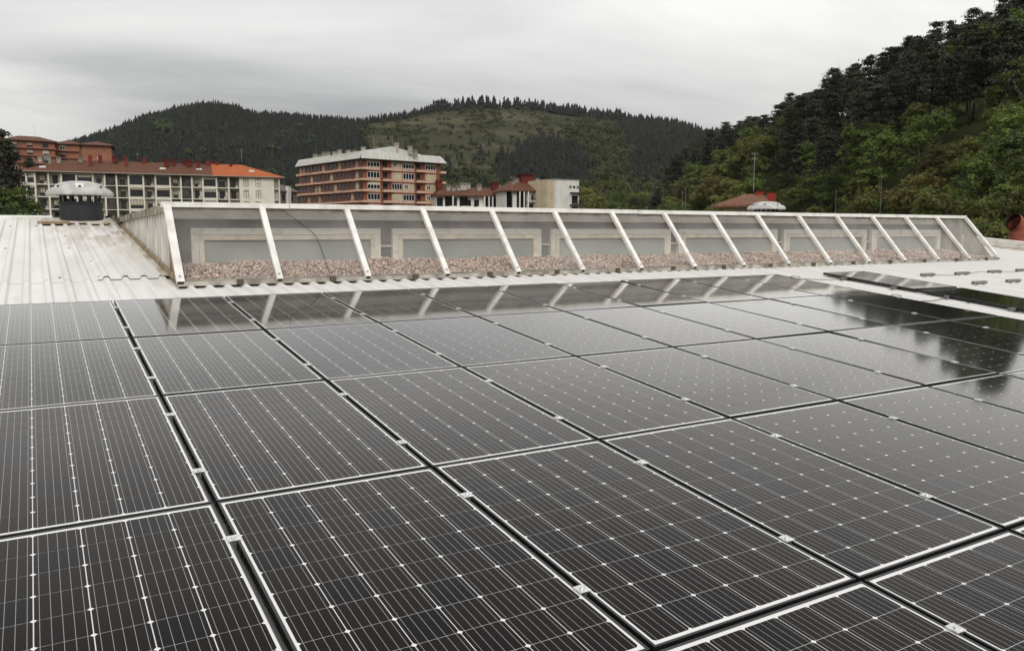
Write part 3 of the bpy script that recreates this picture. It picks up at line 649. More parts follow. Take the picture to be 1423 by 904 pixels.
# --- long cream block with tiled roof (left)
pa, pb = at(40.5, 325, 195), at(391, 325, 219)
EAVE = at(40, 237.5, 195)[2]
apt, LB = face_root('apartment_block', pa, pb, GROUND_Z, 'long cream apartment block with grid of loggias and brown tiled roof', 'building')
H = EAVE-GROUND_Z; FLH = 3.0
fx = lambda px: facade_x(px, pa, pb)
bays = [(40.7, 62.5, 'W'), (63, 81, 'L'), (81, 98.5, 'L'), (98.5, 119, 'W'), (119, 141.5, 'W'), (141.5, 157.5, 'L'), (157.5, 173.5, 'D'), (173.5, 190, 'L'), (190, 210, 'W'), (210, 226.5, 'L'), (226.5, 246.5, 'W'), (246.5, 261, 'L'), (261, 276, 'D'), (276, 291, 'L'), (291, 309.5, 'W'), (309.5, 326, 'L'), (326, 341.5, 'L')]
nfl = 6
wl = MB(); D_ = 13.
wl.box(0, LB, 1.6, D_, 0, H-.3)                               # core behind the loggias
for i, (a, c, k) in enumerate(bays):
    x0, x1 = fx(a), fx(c)
    pw = .24
    if i == 0: wl.box(0, .38, 0, 1.598, 0, H-.3)
    wl.box(x1-pw, x1+pw*.6, .0, 1.598, 0, H-.3)
    for fl_ in range(nfl):
        zt = H-.3-fl_*FLH
        xa = x0+(pw*.6 if i else .38)+.002; xb = x1-pw-.002
        if k == 'W':
            wl.box(xa, xb, .05, .35, zt-.28, zt); wl.box(xa, xb, .05, .35, zt-FLH, zt-2.55)
        elif k == 'L': wl.box(xa, xb, .03, 1.598, zt-FLH, zt-FLH+.22)
        else: wl.box(xa, xb, .03, 1.598, zt-FLH, zt-FLH+.14)
xe = fx(341.5)+.15
wl.box(xe, LB-1.5, .0, 1.598, 0, H-.3)
wl.box(LB-.3, LB, .0, 1.598, 0, H-.3)
wl.build('wall', PLASTER, apt)
for i, (a, c, k) in enumerate(bays):
    x0, x1 = fx(a), fx(c)
    for fl_ in range(5):
        zt = H-.3-fl_*FLH; xa = x0+(.15 if i else .4); xb = x1-.25
        wd = round((xb-xa)*5)/5-.06
        if k == 'W':
            window(apt, xa+.02, zt-2.54, wd, 2.24, .18, 'dark', 4, random.choice((0, .2, .25, .3, .45, .6, 0)))
        elif k == 'L':
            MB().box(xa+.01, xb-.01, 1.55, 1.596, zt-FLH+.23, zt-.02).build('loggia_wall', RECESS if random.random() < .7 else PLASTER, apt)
            w2 = round(wd*.55*5)/5
            window(apt, xa+wd*.22, zt-FLH+.25, w2, 2.2, 1.44, 'dark', 2, random.choice((0, 0, .25, .6)))
            railing(apt, xa+.02, zt-FLH+.2, wd, .12)
            if random.random() < .4:
                q = MB().box(0, .7, 0, .35, 0, .6).build('air_unit', PLASTER_W, apt); q.location = (xa+wd*.65, .9, zt-FLH+.23)
        else:
            MB().box(xa+.01, xb-.01, .25, .29, zt-FLH+.15, zt-.01).build('screen_panel', DARKNET, apt)
for px in (349.5, 366):
    for fl_ in range(5):
        zt = H-.3-fl_*FLH; x = fx(px)-.7
        window(apt, x, zt-2.35, 1.3, 2.0, -.03, 'dark', 2, random.choice((.3, .45, .1)))
for fl_ in range(5):
    zt = H-.3-fl_*FLH; MB().box(LB-1.49, LB-.31, .03, 1.59, zt-FLH, zt-FLH+.2).build('balcony_slab', PLASTER, apt); railing(apt, LB-1.48, zt-FLH+.2, 1.15, .1)
xo = fx(304.5)
rb = MB(); z = H; y0, y1, ym, hh = -.9, D_+1, D_/2, 3.35
rb.quad((-1.3, y0, z), (xo, y0, z), (xo, ym, z+hh), (9., ym, z+hh)); rb.tri((-1.3, y1, z), (-1.3, y0, z), (9., ym, z+hh)); rb.quad((xo, y1, z), (-1.3, y1, z), (9., ym, z+hh), (xo, ym, z+hh))
rb.box(-1.3, xo, y0, y1, z-.28, z-.005); rf = rb.build('roof', TILE_BROWN, apt)
rb = MB(); rb.quad((xo, y0, z), (LB+1.2, y0, z), (LB-9, ym, z+hh+.1), (xo, ym, z+hh+.1)); rb.tri((LB+1.2, y0, z), (LB+1.2, y1, z), (LB-9, ym, z+hh+.1)); rb.quad((LB+1.2, y1, z), (xo, y1, z), (xo, ym, z+hh+.1), (LB-9, ym, z+hh+.1)); rb.box(xo+.01, LB+1.2, y0, y1, z-.28, z-.005)
rf2 = rb.build('roof', TILE_ORANGE, apt); rf2['label'] = 'newer bright orange end of the tiled roof'
MB().box(-1.35, LB+1.25, y0-.14, y0-.002, z-.2, z-.03).build('gutter', mat('pale gutter', (.40, .36, .30), .6), apt)
def roof_y(t): return y0+(ym-y0)*t, z+hh*t
for px, t, wd, h, mt in [(138, .55, .8, 2.2, CHIM), (151, .8, .8, 1.6, CHIM), (172, .85, 1.3, 1.3, CHIM), (187, .6, .7, 2.0, CHIM), (212, .95, 1.0, .9, CHIM), (243, .7, 1.2, 1.6, CHIM), (253, .8, 1.0, 1.3, CHIM), (274, .75, 1.4, 1.3, CHIM), (286, .6, 1.0, 1.7, CHIM), (268, .95, 1.0, 1.0, CHIM), (301, .95, 1.2, .9, CHIM), (313, .95, .8, .6, CHIM), (332, .85, .6, .8, CHIM), (82, .6, .6, 1.6, CHIM_G), (94, .7, .9, 1.0, CHIM_G), (68, .75, .8, .9, CHIM_G), (76, .9, 1.2, 1.2, CHIM_G), (124, .8, 1.1, 1.0, CHIM_G)]:
    yy, zz = roof_y(t); chimney(rf, fx(px), yy, zz-.1, wd, h, mt)
for px, t in [(73, .3), (237, .45), (287, .5), (359, .45)]:
    yy, zz = roof_y(t); q = MB().box(-.7, .7, -.5, .5, 0, .12).build('roof_window', mat('pale roof light', (.6, .6, .58), .4), rf); q.location = (fx(px), yy, zz); q.rotation_euler = (math.atan2(hh, ym-y0), 0, 0)
antenna(at(336, 226, 212), 3.6, 'thin aerial mast above the orange roof end')
antenna(at(191, 222, 206), 1.6, 'small aerial above the brown roof of the long block')

# --- tall brick and cream block with pale metal roof
pc, pr_, pl = at(507, 325, 222), at(612, 325, 238), at(418, 325, 251)
EV = at(507, 221, 222)[2]
tall, LR_ = face_root('apartment_tower', pc, pr_, GROUND_Z, 'tall brick and cream apartment block with pale metal roof', 'building')
H = EV-GROUND_Z; f2 = lambda px: facade_x(px, pc, pr_)
ang = math.atan2(pr_[1]-pc[1], pr_[0]-pc[0]); ca, sa = math.cos(-ang), math.sin(-ang)
dl = np.array(pl)-np.array(pc); lx, ly = dl[0]*ca-dl[1]*sa, dl[0]*sa+dl[1]*ca    # left face end in local coordinates
LL = math.hypot(lx, ly); ux, uy = lx/LL, ly/LL
b = MB(); b.hexa([(0, 0, 0), (LR_, 0, 0), (LR_+lx, ly, 0), (lx, ly, 0), (0, 0, H), (LR_, 0, H), (LR_+lx, ly, H), (lx, ly, H)]); b.build('wall', BRICK, tall)
cols = [(514, 531.5, 'W'), (533.5, 547, 'B'), (547.2, 562, 'W'), (562.6, 578, 'W'), (579, 592, 'B'), (592.8, 608, 'W')]
CREAM = mat('cream cladding', (.52, .44, .31), .8, .2, var=.12, scale=.5)
for fl_ in range(7):
    zt = H-fl_*3.0
    for i, (a, c, k) in enumerate(cols):
        xa, xb = f2(a), f2(c); wd = round((xb-xa-.1)*5)/5
        if k == 'W':
            MB().box(xa, xb, -.25, -.004, zt-3.0, zt-2.25).build('spandrel', PINK, tall)
            if random.random() < .6: window(tall, xa+.03, zt-2.2, wd, 1.75, -.2, 'white', 4, random.choice((0, 0, .35)))
            else:
                MB().box(xa+.02, xb-.02, -.18, -.004, zt-2.24, zt-.42).build('shutter_panel', CREAM, tall)
                if random.random() < .5: window(tall, xa+.5, zt-1.9, 1.2, 1.3, -.28, 'white', 2, 0)
        else:
            MB().box(xa, xb, -1.1, -.004, zt-3.0, zt-2.80).build('balcony_slab', PINK, tall); MB().box(xa, xb, -1.15, -1.05, zt-2.99, zt-2.35).build('balcony_front', PINK, tall)
            window(tall, xa+.5, zt-2.78, 1.4, 2.2, -.1, 'dark', 2, 0)
            railing(tall, xa, zt-2.36, xb-xa, -1.1, .5, BRICK, .3)
    MB().box(LR_-.2, LR_+1.7, -.9, 1.5, zt-3.0, zt-2.35).build('balcony_slab', PINK, tall)
    # left face: long balconies
    n = 8
    for k in range(n):
        s0, s1 = LL*k/n+.2, LL*(k+1)/n-.2; dp = 1.5 if (k+fl_) % 2 == 0 else 1.1
        ox, oy = -uy, ux                                       # outward of the left face
        if ox*(-1) < 0: ox, oy = -ox, -oy
        P = lambda s, d, zz: (ux*s+ox*d, uy*s+oy*d, zz)
        b = MB(); b.hexa([P(s0, .01, zt-3.0), P(s0, dp, zt-3.0), P(s1, dp, zt-3.0), P(s1, .01, zt-3.0), P(s0, .01, zt-2.45), P(s0, dp, zt-2.45), P(s1, dp, zt-2.45), P(s1, .01, zt-2.45)]); b.build('balcony_slab', PINK, tall)
        b = MB(); b.bar(P(s0, dp-.05, zt-2.05), P(s1, dp-.05, zt-2.05), .08, .08)
        for j in range(9):
            s = s0+(s1-s0)*j/8; b.bar(P(s, dp-.05, zt-2.44), P(s, dp-.05, zt-2.06), .05, .05, (1, 0, 0))
        b.build('railing', BRICK, tall)
        for j, (sa_, sb_) in enumerate([(.1, .42), (.55, .9)]):
            q0, q1 = s0+(s1-s0)*sa_, s0+(s1-s0)*sb_
            b = MB(); b.hexa([P(q0, .004, zt-2.44), P(q0, .07, zt-2.44), P(q1, .07, zt-2.44), P(q1, .004, zt-2.44), P(q0, .004, zt-.4), P(q0, .07, zt-.4), P(q1, .07, zt-.4), P(q1, .004, zt-.4)])
            b.build('pane', random.choice((DARKGLASS, DARKGLASS, DARKGLASS, SHUTTER)), tall)
    b = MB(); b.hexa([(-1.2, -1., zt-3), (1.2, -1., zt-3), (1.2, -.26, zt-3), (-.3+ux*2, uy*2, zt-3), (-1.2, -1., zt-2.4), (1.2, -1., zt-2.4), (1.2, -.26, zt-2.4), (-.3+ux*2, uy*2, zt-2.4)]); b.build('balcony_slab', PINK, tall)
# fascia roof: sloping metal skirt of separate sheets and a gabled metal roof above
def pt(x, y, z): return (x, y, z)
sk_h, so = 2.0, 1.6
nsh = 22
for k in range(nsh):
    xa, xb = -so+(LR_+2*so)*k/nsh, -so+(LR_+2*so)*(k+1)/nsh-.05
    ta, tb = -so*.15+(LR_+so*.3)*k/nsh, -so*.15+(LR_+so*.3)*(k+1)/nsh-.05
    MB().hexa([(xa, -so, H-.1), (xb, -so, H-.1), (xb, -so+.1, H-.1), (xa, -so+.1, H-.1), (ta, -.3, H+sk_h), (tb, -.3, H+sk_h), (tb, -.2, H+sk_h), (ta, -.2, H+sk_h)]).build('fascia_sheet', METAL_R, tall)
ox, oy = (-uy, ux) if -uy < 0 else (uy, -ux)
for k in range(28):
    s0, s1 = LL*k/28-.6, LL*(k+1)/28-.65
    b = MB(); q = [(ux*s0+ox*so, uy*s0+oy*so, H-.1), (ux*s1+ox*so, uy*s1+oy*so, H-.1), (ux*s1+ox*.3, uy*s1+oy*.3, H+sk_h), (ux*s0+ox*.3, uy*s0+oy*.3, H+sk_h)]
    b.quad(*q); b.quad(*[(p[0]-ox*.1, p[1]-oy*.1, p[2]) for p in q[::-1]]); b.build('fascia_sheet', METAL_R, tall)
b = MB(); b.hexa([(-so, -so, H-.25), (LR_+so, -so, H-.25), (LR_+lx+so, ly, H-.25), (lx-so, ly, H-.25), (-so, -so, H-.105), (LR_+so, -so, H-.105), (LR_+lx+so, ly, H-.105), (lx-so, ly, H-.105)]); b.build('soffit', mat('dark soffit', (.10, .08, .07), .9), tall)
gh = 2.0; b = MB(); mxp = (LR_*.40, 1.4, H+sk_h+gh); mb_ = (LR_*.40+lx*.45, ly*.45, H+sk_h+gh)
g0, g1 = (-.6, 1.4, H+sk_h-.3), (LR_*.9, 1.4, H+sk_h-.3); g2, g3 = (-.6+lx*.45, ly*.45, H+sk_h-.3), (LR_*.9+lx*.45, ly*.45, H+sk_h-.3); b.tri(g0, g1, mxp); b.quad(g0, mxp, mb_, g2); b.quad(mxp, g1, g3, mb_); b.hexa([(-.1, -.15, H-.05), (LR_+.1, -.15, H-.05), (LR_+lx, ly, H-.05), (lx, ly, H-.05), (-.1, -.15, H+sk_h-.35), (LR_+.1, -.15, H+sk_h-.35), (LR_+lx, ly, H+sk_h-.35), (lx, ly, H+sk_h-.35)]); trf = b.build('roof', mat('white metal roof', (.60, .60, .58), .5, .3, var=.08, scale=.5), tall)
for px, py, h in [(505, 207, 1.7), (523, 204, 1.2), (541, 206, 2.0), (551, 202, 1.9), (570, 205, 1.6), (577, 208, 1.2), (493, 209, 1.2), (484, 209, 1.2), (472, 210, 1.6), (465, 211, 1.2), (456, 212, 1.4), (450, 213, 1.6), (444, 214, 1.0), (438, 214, 1.2)]:
    D = 228 if px > 500 else 228+(507-px)*.28
    P = at(px, py+6, D); q = Vector(P)-tall.location; c_, s_ = math.cos(-ang), math.sin(-ang)
    chimney(trf, q.x*c_-q.y*s_, q.x*s_+q.y*c_, q.z-.8, .95, h+.4, CHIM_G)
antenna(at(519, 202, 228), 3., 'aerial on the pale metal roof, left of its peak')
antenna(at(545.5, 203, 232), 3., 'aerial on the pale metal roof, right of its peak')

# --- low block seen between the long block and the tower
pg0, pg1 = at(392, 325, 255), at(416, 325, 262)
lo, L_ = face_root('low_building', pg0, pg1, GROUND_Z, 'small grey roofed building between the long block and the tower', 'building')
Hh = at(400, 266, 257)[2]-GROUND_Z
MB().box(0, L_, 0, 9, 0, Hh).build('wall', mat('grey wall', (.18, .17, .165), .85, var=.1, scale=.5), lo); hip_roof(lo, -.4, L_+.4, -.6, 9.6, Hh, 2.3, 2, 2, mat('grey brown tile', (.13, .10, .085), .8, var=.2, scale=.8))
for k in range(3): window(lo, .6+k*1.8, Hh-3.0, 1.2, 2.0, -.06, 'dark', 2)
q = MB(); q.box(2.2, 3.0, -.9, -.1, Hh-5, Hh+1.6); q.build('white_duct', PLASTER_W, lo)
q = MB(); q.box(3.2, 3.7, -.9, -.1, Hh-5, Hh+1.4); q.build('white_duct', PLASTER_W, lo)

# --- row of low houses right of the tower
pd0, pd1 = at(607, 325, 232), at(706, 325, 240)
lh, L_ = face_root('row_house', pd0, pd1, GROUND_Z, 'low terrace of white houses with brown tiled roof and many chimneys', 'building')
Hh = at(655, 272, 236)[2]-GROUND_Z; f3 = lambda px: facade_x(px, pd0, pd1)
MB().box(0, L_, 0, 9, 0, Hh).build('wall', PLASTER_W, lh)
rf = hip_roof(lh, -.6, L_+.4, -1.6, 10, Hh, 2.5, 3, 1.5, TILE_BROWN)
for px, wd in [(613, 1.8), (633, 1.5), (652, 1.5), (663, 1.5), (690, 2.2), (700, 1.5)]: window(lh, f3(px)-wd/2, Hh-3.4, wd, 2.7, -.08, 'dark', 2, random.choice((0, .2)))
for (a, c) in [(640, 651), (675, 690), (620, 632)]: MB().box(f3(a), f3(c), -.1, -.004, Hh-3.2, Hh-.4).build('dark_opening', DARKGLASS, lh)
for px in (629, 678, 672, 683): MB().box(f3(px)-.18, f3(px)+.18, -1.5, -1.2, Hh-6, Hh-.3).build('porch_post', PLASTER_W, lh)
for (a, c) in [(624, 637), (640, 655), (662, 672)]: MB().box(f3(a), f3(c), -1.4, -1.25, Hh-5.5, Hh-3.1).build('balcony_front', PLASTER_W, lh)
for px, t, wd, h, mt in [(616, .8, 1.6, 2.2, CHIM), (627, .6, 1.2, 1.2, CHIM_G), (634, .6, 1.2, .9, CHIM_G), (641, .65, 1.2, 1.0, CHIM_G), (648, .7, 1.9, 1.7, CHIM_G), (657, .9, 1.1, 1.2, CHIM_G), (670, .7, 1.2, 1.2, CHIM_G), (673, .95, 1.0, 1.0, CHIM_G), (692, .75, 1.9, 1.9, CHIM), (699, .8, 1.0, 1.3, CHIM_G)]: chimney(rf, f3(px), -1.6+5.8*t, Hh+2.5*t-.2, wd, h, mt)
pe0, pe1 = at(703, 325, 228), at(772, 325, 233)
mh, L_ = face_root('corner_house', pe0, pe1, GROUND_Z, 'house with dark balconies and red chimneys beside the white block', 'building')
Hh = at(735, 265.5, 230)[2]-GROUND_Z; f4 = lambda px: facade_x(px, pe0, pe1)
MB().box(0, L_, 0, 9, 0, Hh).build('wall', PLASTER_W, mh); MB().box(f4(755), L_, -.06, -.003, 0, Hh-3.2).build('tan_panel', CREAM, mh)
rf = hip_roof(mh, -.8, L_+.5, -1.5, 10.5, Hh, 3.5, 5, 4, TILE_BROWN)
for (a, c) in [(718, 731), (704, 712)]: MB().box(f4(a), f4(c), -.1, -.004, Hh-5.5, Hh-.3).build('dark_opening', DARKGLASS, mh)
for px, wd in [(741, 1.5), (763, .9)]: window(mh, f4(px)-wd/2, Hh-2.7, wd, 1.6, -.16, 'dark', 2)
for px, wd in [(738, 2.4), (763, 1.0), (769, 1.0)]: window(mh, f4(px)-wd/2, Hh-5.5, wd, 1.9, -.16, 'dark', 2)
MB().box(f4(731), f4(753), -1.3, -.1, Hh-3.1, Hh-2.9).build('balcony_slab', PLASTER_W, mh); railing(mh, f4(731), Hh-2.9, f4(753)-f4(731), -1.25, 1.0, RAIL_D, .12)
for px in (726, 720, 731.5): MB().box(f4(px)-.17, f4(px)+.17, -1.45, -1.1, Hh-8, Hh-.3).build('porch_post', PLASTER_W, mh)
for px, t, wd, h, mt in [(737, .95, 3.6, 2.2, CHIM), (750, .7, 1.0, 1.8, CHIM_G), (716, .6, 1.0, 1.2, CHIM_G), (722, .8, 1.2, 1.4, CHIM_G)]: chimney(rf, f4(px), -1.5+6*t, Hh+3.5*t-1, wd, h, mt)
pf0, pf1 = at(772, 325, 226), at(804, 325, 231)
wb, L_ = face_root('white_block', pf0, pf1, GROUND_Z, 'plain white flat roofed block with three tiny square windows', 'building')
Hh = at(790, 250.5, 228)[2]-GROUND_Z; f5 = lambda px: facade_x(px, pf0, pf1)
MB().box(0, L_, 0, 10, 0, Hh).build('wall', PLASTER_W, wb); MB().box(-.15, L_+.15, -.15, 10.15, Hh+.003, Hh+.2).build('parapet', mat('grey coping', (.30, .28, .25), .8), wb)
MB().box(-2.3, -.01, 1, 10, 0, Hh-.1).build('tan_wing', CREAM, wb)
for px in (791, 796, 801): window(wb, f5(px)-.4, Hh-2.3, .8, .75, -.05, 'dark', 1)
MB().box(f5(790), L_+.9, -1.1, -.1, Hh-3.6, Hh-3.4).build('canopy', FRAME_D, wb)
window(wb, f5(793), Hh-6.6, 2.2, 2.3, -.08, 'dark', 3); window(wb, f5(793), Hh-9.8, 2.2, 2.3, -.08, 'dark', 3)
MB().box(f5(790), L_+.9, -1.2, -.1, Hh-7.0, Hh-6.8).build('balcony_slab', FRAME_D, wb); railing(wb, f5(790), Hh-6.8, L_+.9-f5(790), -1.15, 1.0, RAIL_D, .12)
antenna(at(711.5, 289, 222), 8.6, 'tall aerial mast in front of the corner house')

# --- brick apartment blocks uphill at the far left
def brick_block(px0, px1, D0, D1, py_eave, floors, label, dep=14, rh=2.4):
    a, c = at(px0, 325, D0), at(px1, 325, D1); r_, L_ = face_root('brick_block', a, c, GROUND_Z, label, 'building', None)
    H_ = at((px0+px1)/2, py_eave, (D0+D1)/2)[2]-GROUND_Z
    MB().box(0, L_, 0, dep, 0, H_).build('wall', BRICK_O, r_); hip_roof(r_, -1.2, L_+1.2, -1.4, dep+1.4, H_, rh, 6, 6, TILE_BROWN)
    for f in range(floors):
        zt = H_-f*3.1; n = max(1, int(L_/5))
        if f: MB().box(-.3, L_+.3, -1.2, -.01, zt-.1, zt+.35).build('balcony_slab', mat('brick balcony', (.30, .13, .08), .8), r_)
        for k in range(n):
            window(r_, L_*(k+.2)/n, zt-2.6, 2.2, 1.9, -.06, 'dark' if (k+f) % 3 else 'white', 2, random.choice((0, .3, .6)))
    return r_
brick_block(-16, 16, 318, 324, 184, 4, 'brick apartment block cut by the left picture edge, highest of the hillside blocks')
brick_block(19, 84, 330, 340, 197, 4, 'long brick apartment block with balconies behind the brown roof')
brick_block(84, 117, 347, 350, 201.5, 4, 'narrow brick block between the long one and the cube block')
bb = brick_block(121, 161, 305, 309, 203, 0, 'square orange brick block with pyramid roof and one column of windows', 14, 2.0)
for f in range(3): window(bb, 5.0, 32.2-f*3.1+8.2, 1.3, 2.0, -.06, 'white', 2, .4)
antenna(at(48.5, 190, 335), 4.5, 'thin mast on the long hillside brick block')

# --- house with hipped roof among the trees
ph0, ph1 = at(998, 325, 96), at(1062, 325, 93)
ch, L_ = face_root('tiled_house', ph0, ph1, GROUND_Z, 'house with hipped brown tile roof and two red chimneys among trees', 'house')
Hh = at(1030, 285, 94)[2]-GROUND_Z
MB().box(.4, L_-.4, .4, 4.6, 0, Hh-.25).build('wall', CREAM, ch)
rf = hip_roof(ch, -.7, L_+.7, -.7, 5.5, Hh, 1.4, 3.0, 2.0, mat('faded brown tile', (.16, .075, .045), .8, .2, scale=1.5, col2=(.22, .115, .075), detail=6))
for k in range(3): window(ch, 1.0+k*2.2, Hh-2.2, 1.2, 1.3, .33, 'dark', 2)
for px, h in ((1045, 1.25), (1061.5, 1.1)):
    x = facade_x(px, ph0, ph1)-.3; q = MB(); q.box(-.4, .4, -.4, .4, 0, h); o = q.build('chimney', mat('bright red chimney', (.30, .035, .02), .7), rf); o.location = (x, 2.3, Hh+.35)
    MB().box(-.47, .47, -.47, .47, h+.003, h+.08).build('cap', CHIM, o)
antenna(at(1047, 266, 96), 4.6, 'tall television aerial behind the red chimneys')
def pole(px, py0, py1, D, label):
    p = at(px, py1, D); h = at(px, py0, D)[2]-p[2]
    o = MB().tube([(0, 0, -6), (0, 0, h)], [.03, .022], 8).build('pole', mat('pale pole', (.20, .195, .18), .7)); o.location = Vector(p); tag(o, label, 'pole')
    MB().bar((-.18, 0, h-.2), (.18, 0, h-.2), .04, .04).build('crossarm', mat('pale pole', (.4, .4, .4)), o)
for a in [(948, 265, 290, 90, 'short pale pole left of the hipped roof house, left one'), (952, 261, 290, 92, 'short pale pole left of the hipped roof house, right one'), (1161, 264, 292, 108, 'thin pale pole among the bushes right of the far ventilator'), (1223, 243, 292, 98, 'thin pale pole among bushes above the skylight right end')]: pole(*a)

# ------------------------------------------------------------------ vegetation
def leaf_quads(C, N, size, asp=1.0, jit=.9):
    """quads at C facing roughly N"""
    n = len(C); N = N+rng.normal(0, jit*.6, (n, 3)); N /= np.linalg.norm(N, axis=1, keepdims=True)
    a = rng.normal(size=(n, 3)); a -= N*(a*N).sum(1, keepdims=True); a /= np.linalg.norm(a, axis=1, keepdims=True); b = np.cross(N, a)
    s = size[:, None]
    V = np.stack([C-a*s*.5-b*s*asp*.12, C+a*s*.1-b*s*asp*.5, C+a*s*.5+b*s*asp*.1, C-a*s*.1+b*s*asp*.5], 1).reshape(-1, 3)
    return V, np.arange(n*4).reshape(-1, 4)
def sphere_dirs(n, zmin=-.35):
    d = rng.normal(size=(n*3, 3)); d /= np.linalg.norm(d, axis=1, keepdims=True); d = d[d[:, 2] > zmin]; return d[:n]
def broadleaf(H, W, lobes, clumps, leaves, ls, low=.22):
    """crown of leaf clumps on the shells of many lobes; unit: metres, base at z=0"""
    Cs, Ns = [], []
    for k in range(lobes):
        t = rng.uniform(0, 1)**.8
        z = H*(low+.12+(.74-low)*t); R = W*.5*(1-.55*max(0, t-.35)**1.3)*rng.uniform(.35, .95)
        a = rng.uniform(0, 6.28); c = np.array([R*.72*math.cos(a), R*.72*math.sin(a), z]); lr_ = np.array([W*.25, W*.25, H*.15])*rng.uniform(.65, 1.15)
        d = sphere_dirs(clumps)
        for q in d:
            cc = c+q*lr_*rng.uniform(.75, 1.05); cr = rng.uniform(.28, .55)*ls*3.0
            p = rng.normal(size=(leaves, 3))*cr*np.array([1, 1, .62])*.62
            Cs.append(cc+p); Ns.append(np.tile(q*.7+np.array([0, 0, 1.15]), (leaves, 1))+p*.4)
    C = np.concatenate(Cs); N = np.concatenate(Ns)
    return leaf_quads(C, N, rng.uniform(.6, 1.25, len(C))*ls, .8)
def pine(H, W, ls, levels=13, low=.34):
    Cs, Ns = [], []
    for k in range(levels):
        t = (k+rng.uniform(0, .7))/levels; z = H*(low+(1-low)*t)
        R = W*.5*((1-t)**.62*.95+.10)*rng.uniform(.75, 1.15)
        for j in range(rng.integers(4, 7)):
            a = rng.uniform(0, 6.28); L = R*rng.uniform(.6, 1.1); e = rng.uniform(.05, .35)
            for s in (.35, .62, .88, 1.):
                c = np.array([math.cos(a)*L*s, math.sin(a)*L*s, z+L*s*e-.12*L*s*s]); m_ = int(16*(.6+s*.6)); cr = (.18+.22*s)*W*.17+.18
                p = rng.normal(size=(m_, 3))*cr*np.array([1, 1, .38]); Cs.append(c+p); Ns.append(np.tile([math.cos(a)*.4, math.sin(a)*.4, 1.], (m_, 1))+p*.4)
    C = np.concatenate(Cs); N = np.concatenate(Ns)
    return leaf_quads(C, N, rng.uniform(.6, 1.3, len(C))*ls, .55, 1.1)
def trunk_mesh(H, r, top, limbs, material, bend=.3, lz=(.35, .8), ll=.25):
    b = MB(); pts = [(bend*math.sin(k*1.3)*k/6, bend*math.cos(k*1.7+1)*k/6, H*top*k/6-.6*(k == 0)) for k in range(7)]
    b.tube(pts, [r*(1-.12*k) for k in range(7)], 8)
    for k in range(limbs):
        z = H*random.uniform(*lz); a = random.uniform(0, 6.28); L = H*ll*random.uniform(.6, 1.1)
        p0 = Vector((0, 0, z)); p1 = p0+Vector((math.cos(a)*L*.5, math.sin(a)*L*.5, L*.3)); p2 = p0+Vector((math.cos(a)*L, math.sin(a)*L, L*.75)); b.tube([p0, p1, p2], [r*.42, r*.3, r*.12], 5)
    return b.mesh('trunk', material, True)
BARK = mat('grey brown bark', (.07, .055, .042), .9, .1, var=.3, scale=3)
BARK_P = mat('pale bark', (.15, .13, .11), .9, .1, var=.3, scale=3)
def leafm(name, c, c2, rand=.35, tr=.38): return mat(name, c, .65, .25, scale=.55, col2=c2, rand=rand, trans=tr, detail=3, contrast=(.35, .65))
LEAF = {'green': leafm('fresh green leaves', (.115, .165, .034), (.185, .24, .058)), 'dark': leafm('deep green leaves', (.060, .092, .026), (.098, .136, .040)),
        'olive': leafm('olive green leaves', (.15, .158, .040), (.215, .212, .062)), 'yellow': leafm('yellow green young leaves', (.21, .215, .055), (.28, .265, .085)),
        'rusty': leafm('bronze tinted young leaves', (.175, .120, .050), (.140, .165, .042)), 'blossom': leafm('leaves with pale blossom', (.125, .13, .048), (.40, .37, .24))}
NEEDLE = leafm('dark pine needles', (.027, .033, .019), (.050, .056, .031), .3, .08)
NEEDLE_B = leafm('brownish pine needles', (.036, .033, .021), (.044, .046, .026), .3, .08)
crowns = {}
def crown_set(key, n, maker, material):
    crowns[key] = [npmesh('crown', *maker(), material) for _ in range(n)]
base_b = [broadleaf(9, 8.5, 10, 12, 30, .36) for _ in range(4)]
base_s = [broadleaf(6, 6.5, 9, 13, 30, .27, .05) for _ in range(3)]
base_t = [broadleaf(13, 7.5, 13, 11, 28, .38, .15) for _ in range(2)]
for k_, lm in LEAF.items():
    crowns[k_] = [npmesh('crown', *g, lm) for g in base_b]; crowns[k_+'_shrub'] = [npmesh('crown', *g, lm) for g in base_s]; crowns[k_+'_tall'] = [npmesh('crown', *g, lm) for g in base_t]
base_p = [pine(17, rng.uniform(5.5, 7.5), .52) for _ in range(5)]
crowns['pine'] = [npmesh('crown', *g, NEEDLE) for g in base_p]; crowns['pine_brown'] = [npmesh('crown', *g, NEEDLE_B) for g in base_p[:3]]
T_B = [trunk_mesh(9, .2, .8, 7, BARK) for _ in range(2)]; T_S = [trunk_mesh(6, .10, .7, 6, BARK, .5, (.1, .5), .4)]; T_T = [trunk_mesh(13, .22, .85, 8, BARK_P)]
T_P = [trunk_mesh(17, .24, .97, 10, BARK, .25, (.3, .8), .13) for _ in range(2)]
def tree(name, key, P, s, label, cat='tree', group=None, sz=1.):
    o = empty(name, P, (0, 0, random.uniform(0, 6.28)), label, cat, group); o.scale = (s, s, s*sz)
    tk = T_P if key.startswith('pine') else (T_S if key.endswith('shrub') else (T_T if key.endswith('tall') else T_B))
    link('trunk', random.choice(tk), o); link('crown', random.choice(crowns[key]), o)
    return o

BAYS = [229.8, 359.9, 476.4, 581.4, 676.6, 763.1, 842.2, 914.8, 981.6, 1043.4, 1100.6, 1153.7, 1203.2, 1249.4, 1292.7, 1333.3]
def where(px, py=None):
    k = int(np.searchsorted(BAYS, px))-1
    w_ = 'above %s skylight bay from right' % ORD[max(0, 14-k)] if k < 15 else ('between skylight end and flue' if px < 1392 else 'at right picture edge')
    return w_
LEVELS = ['at skyline', 'high in stand', 'low in stand']
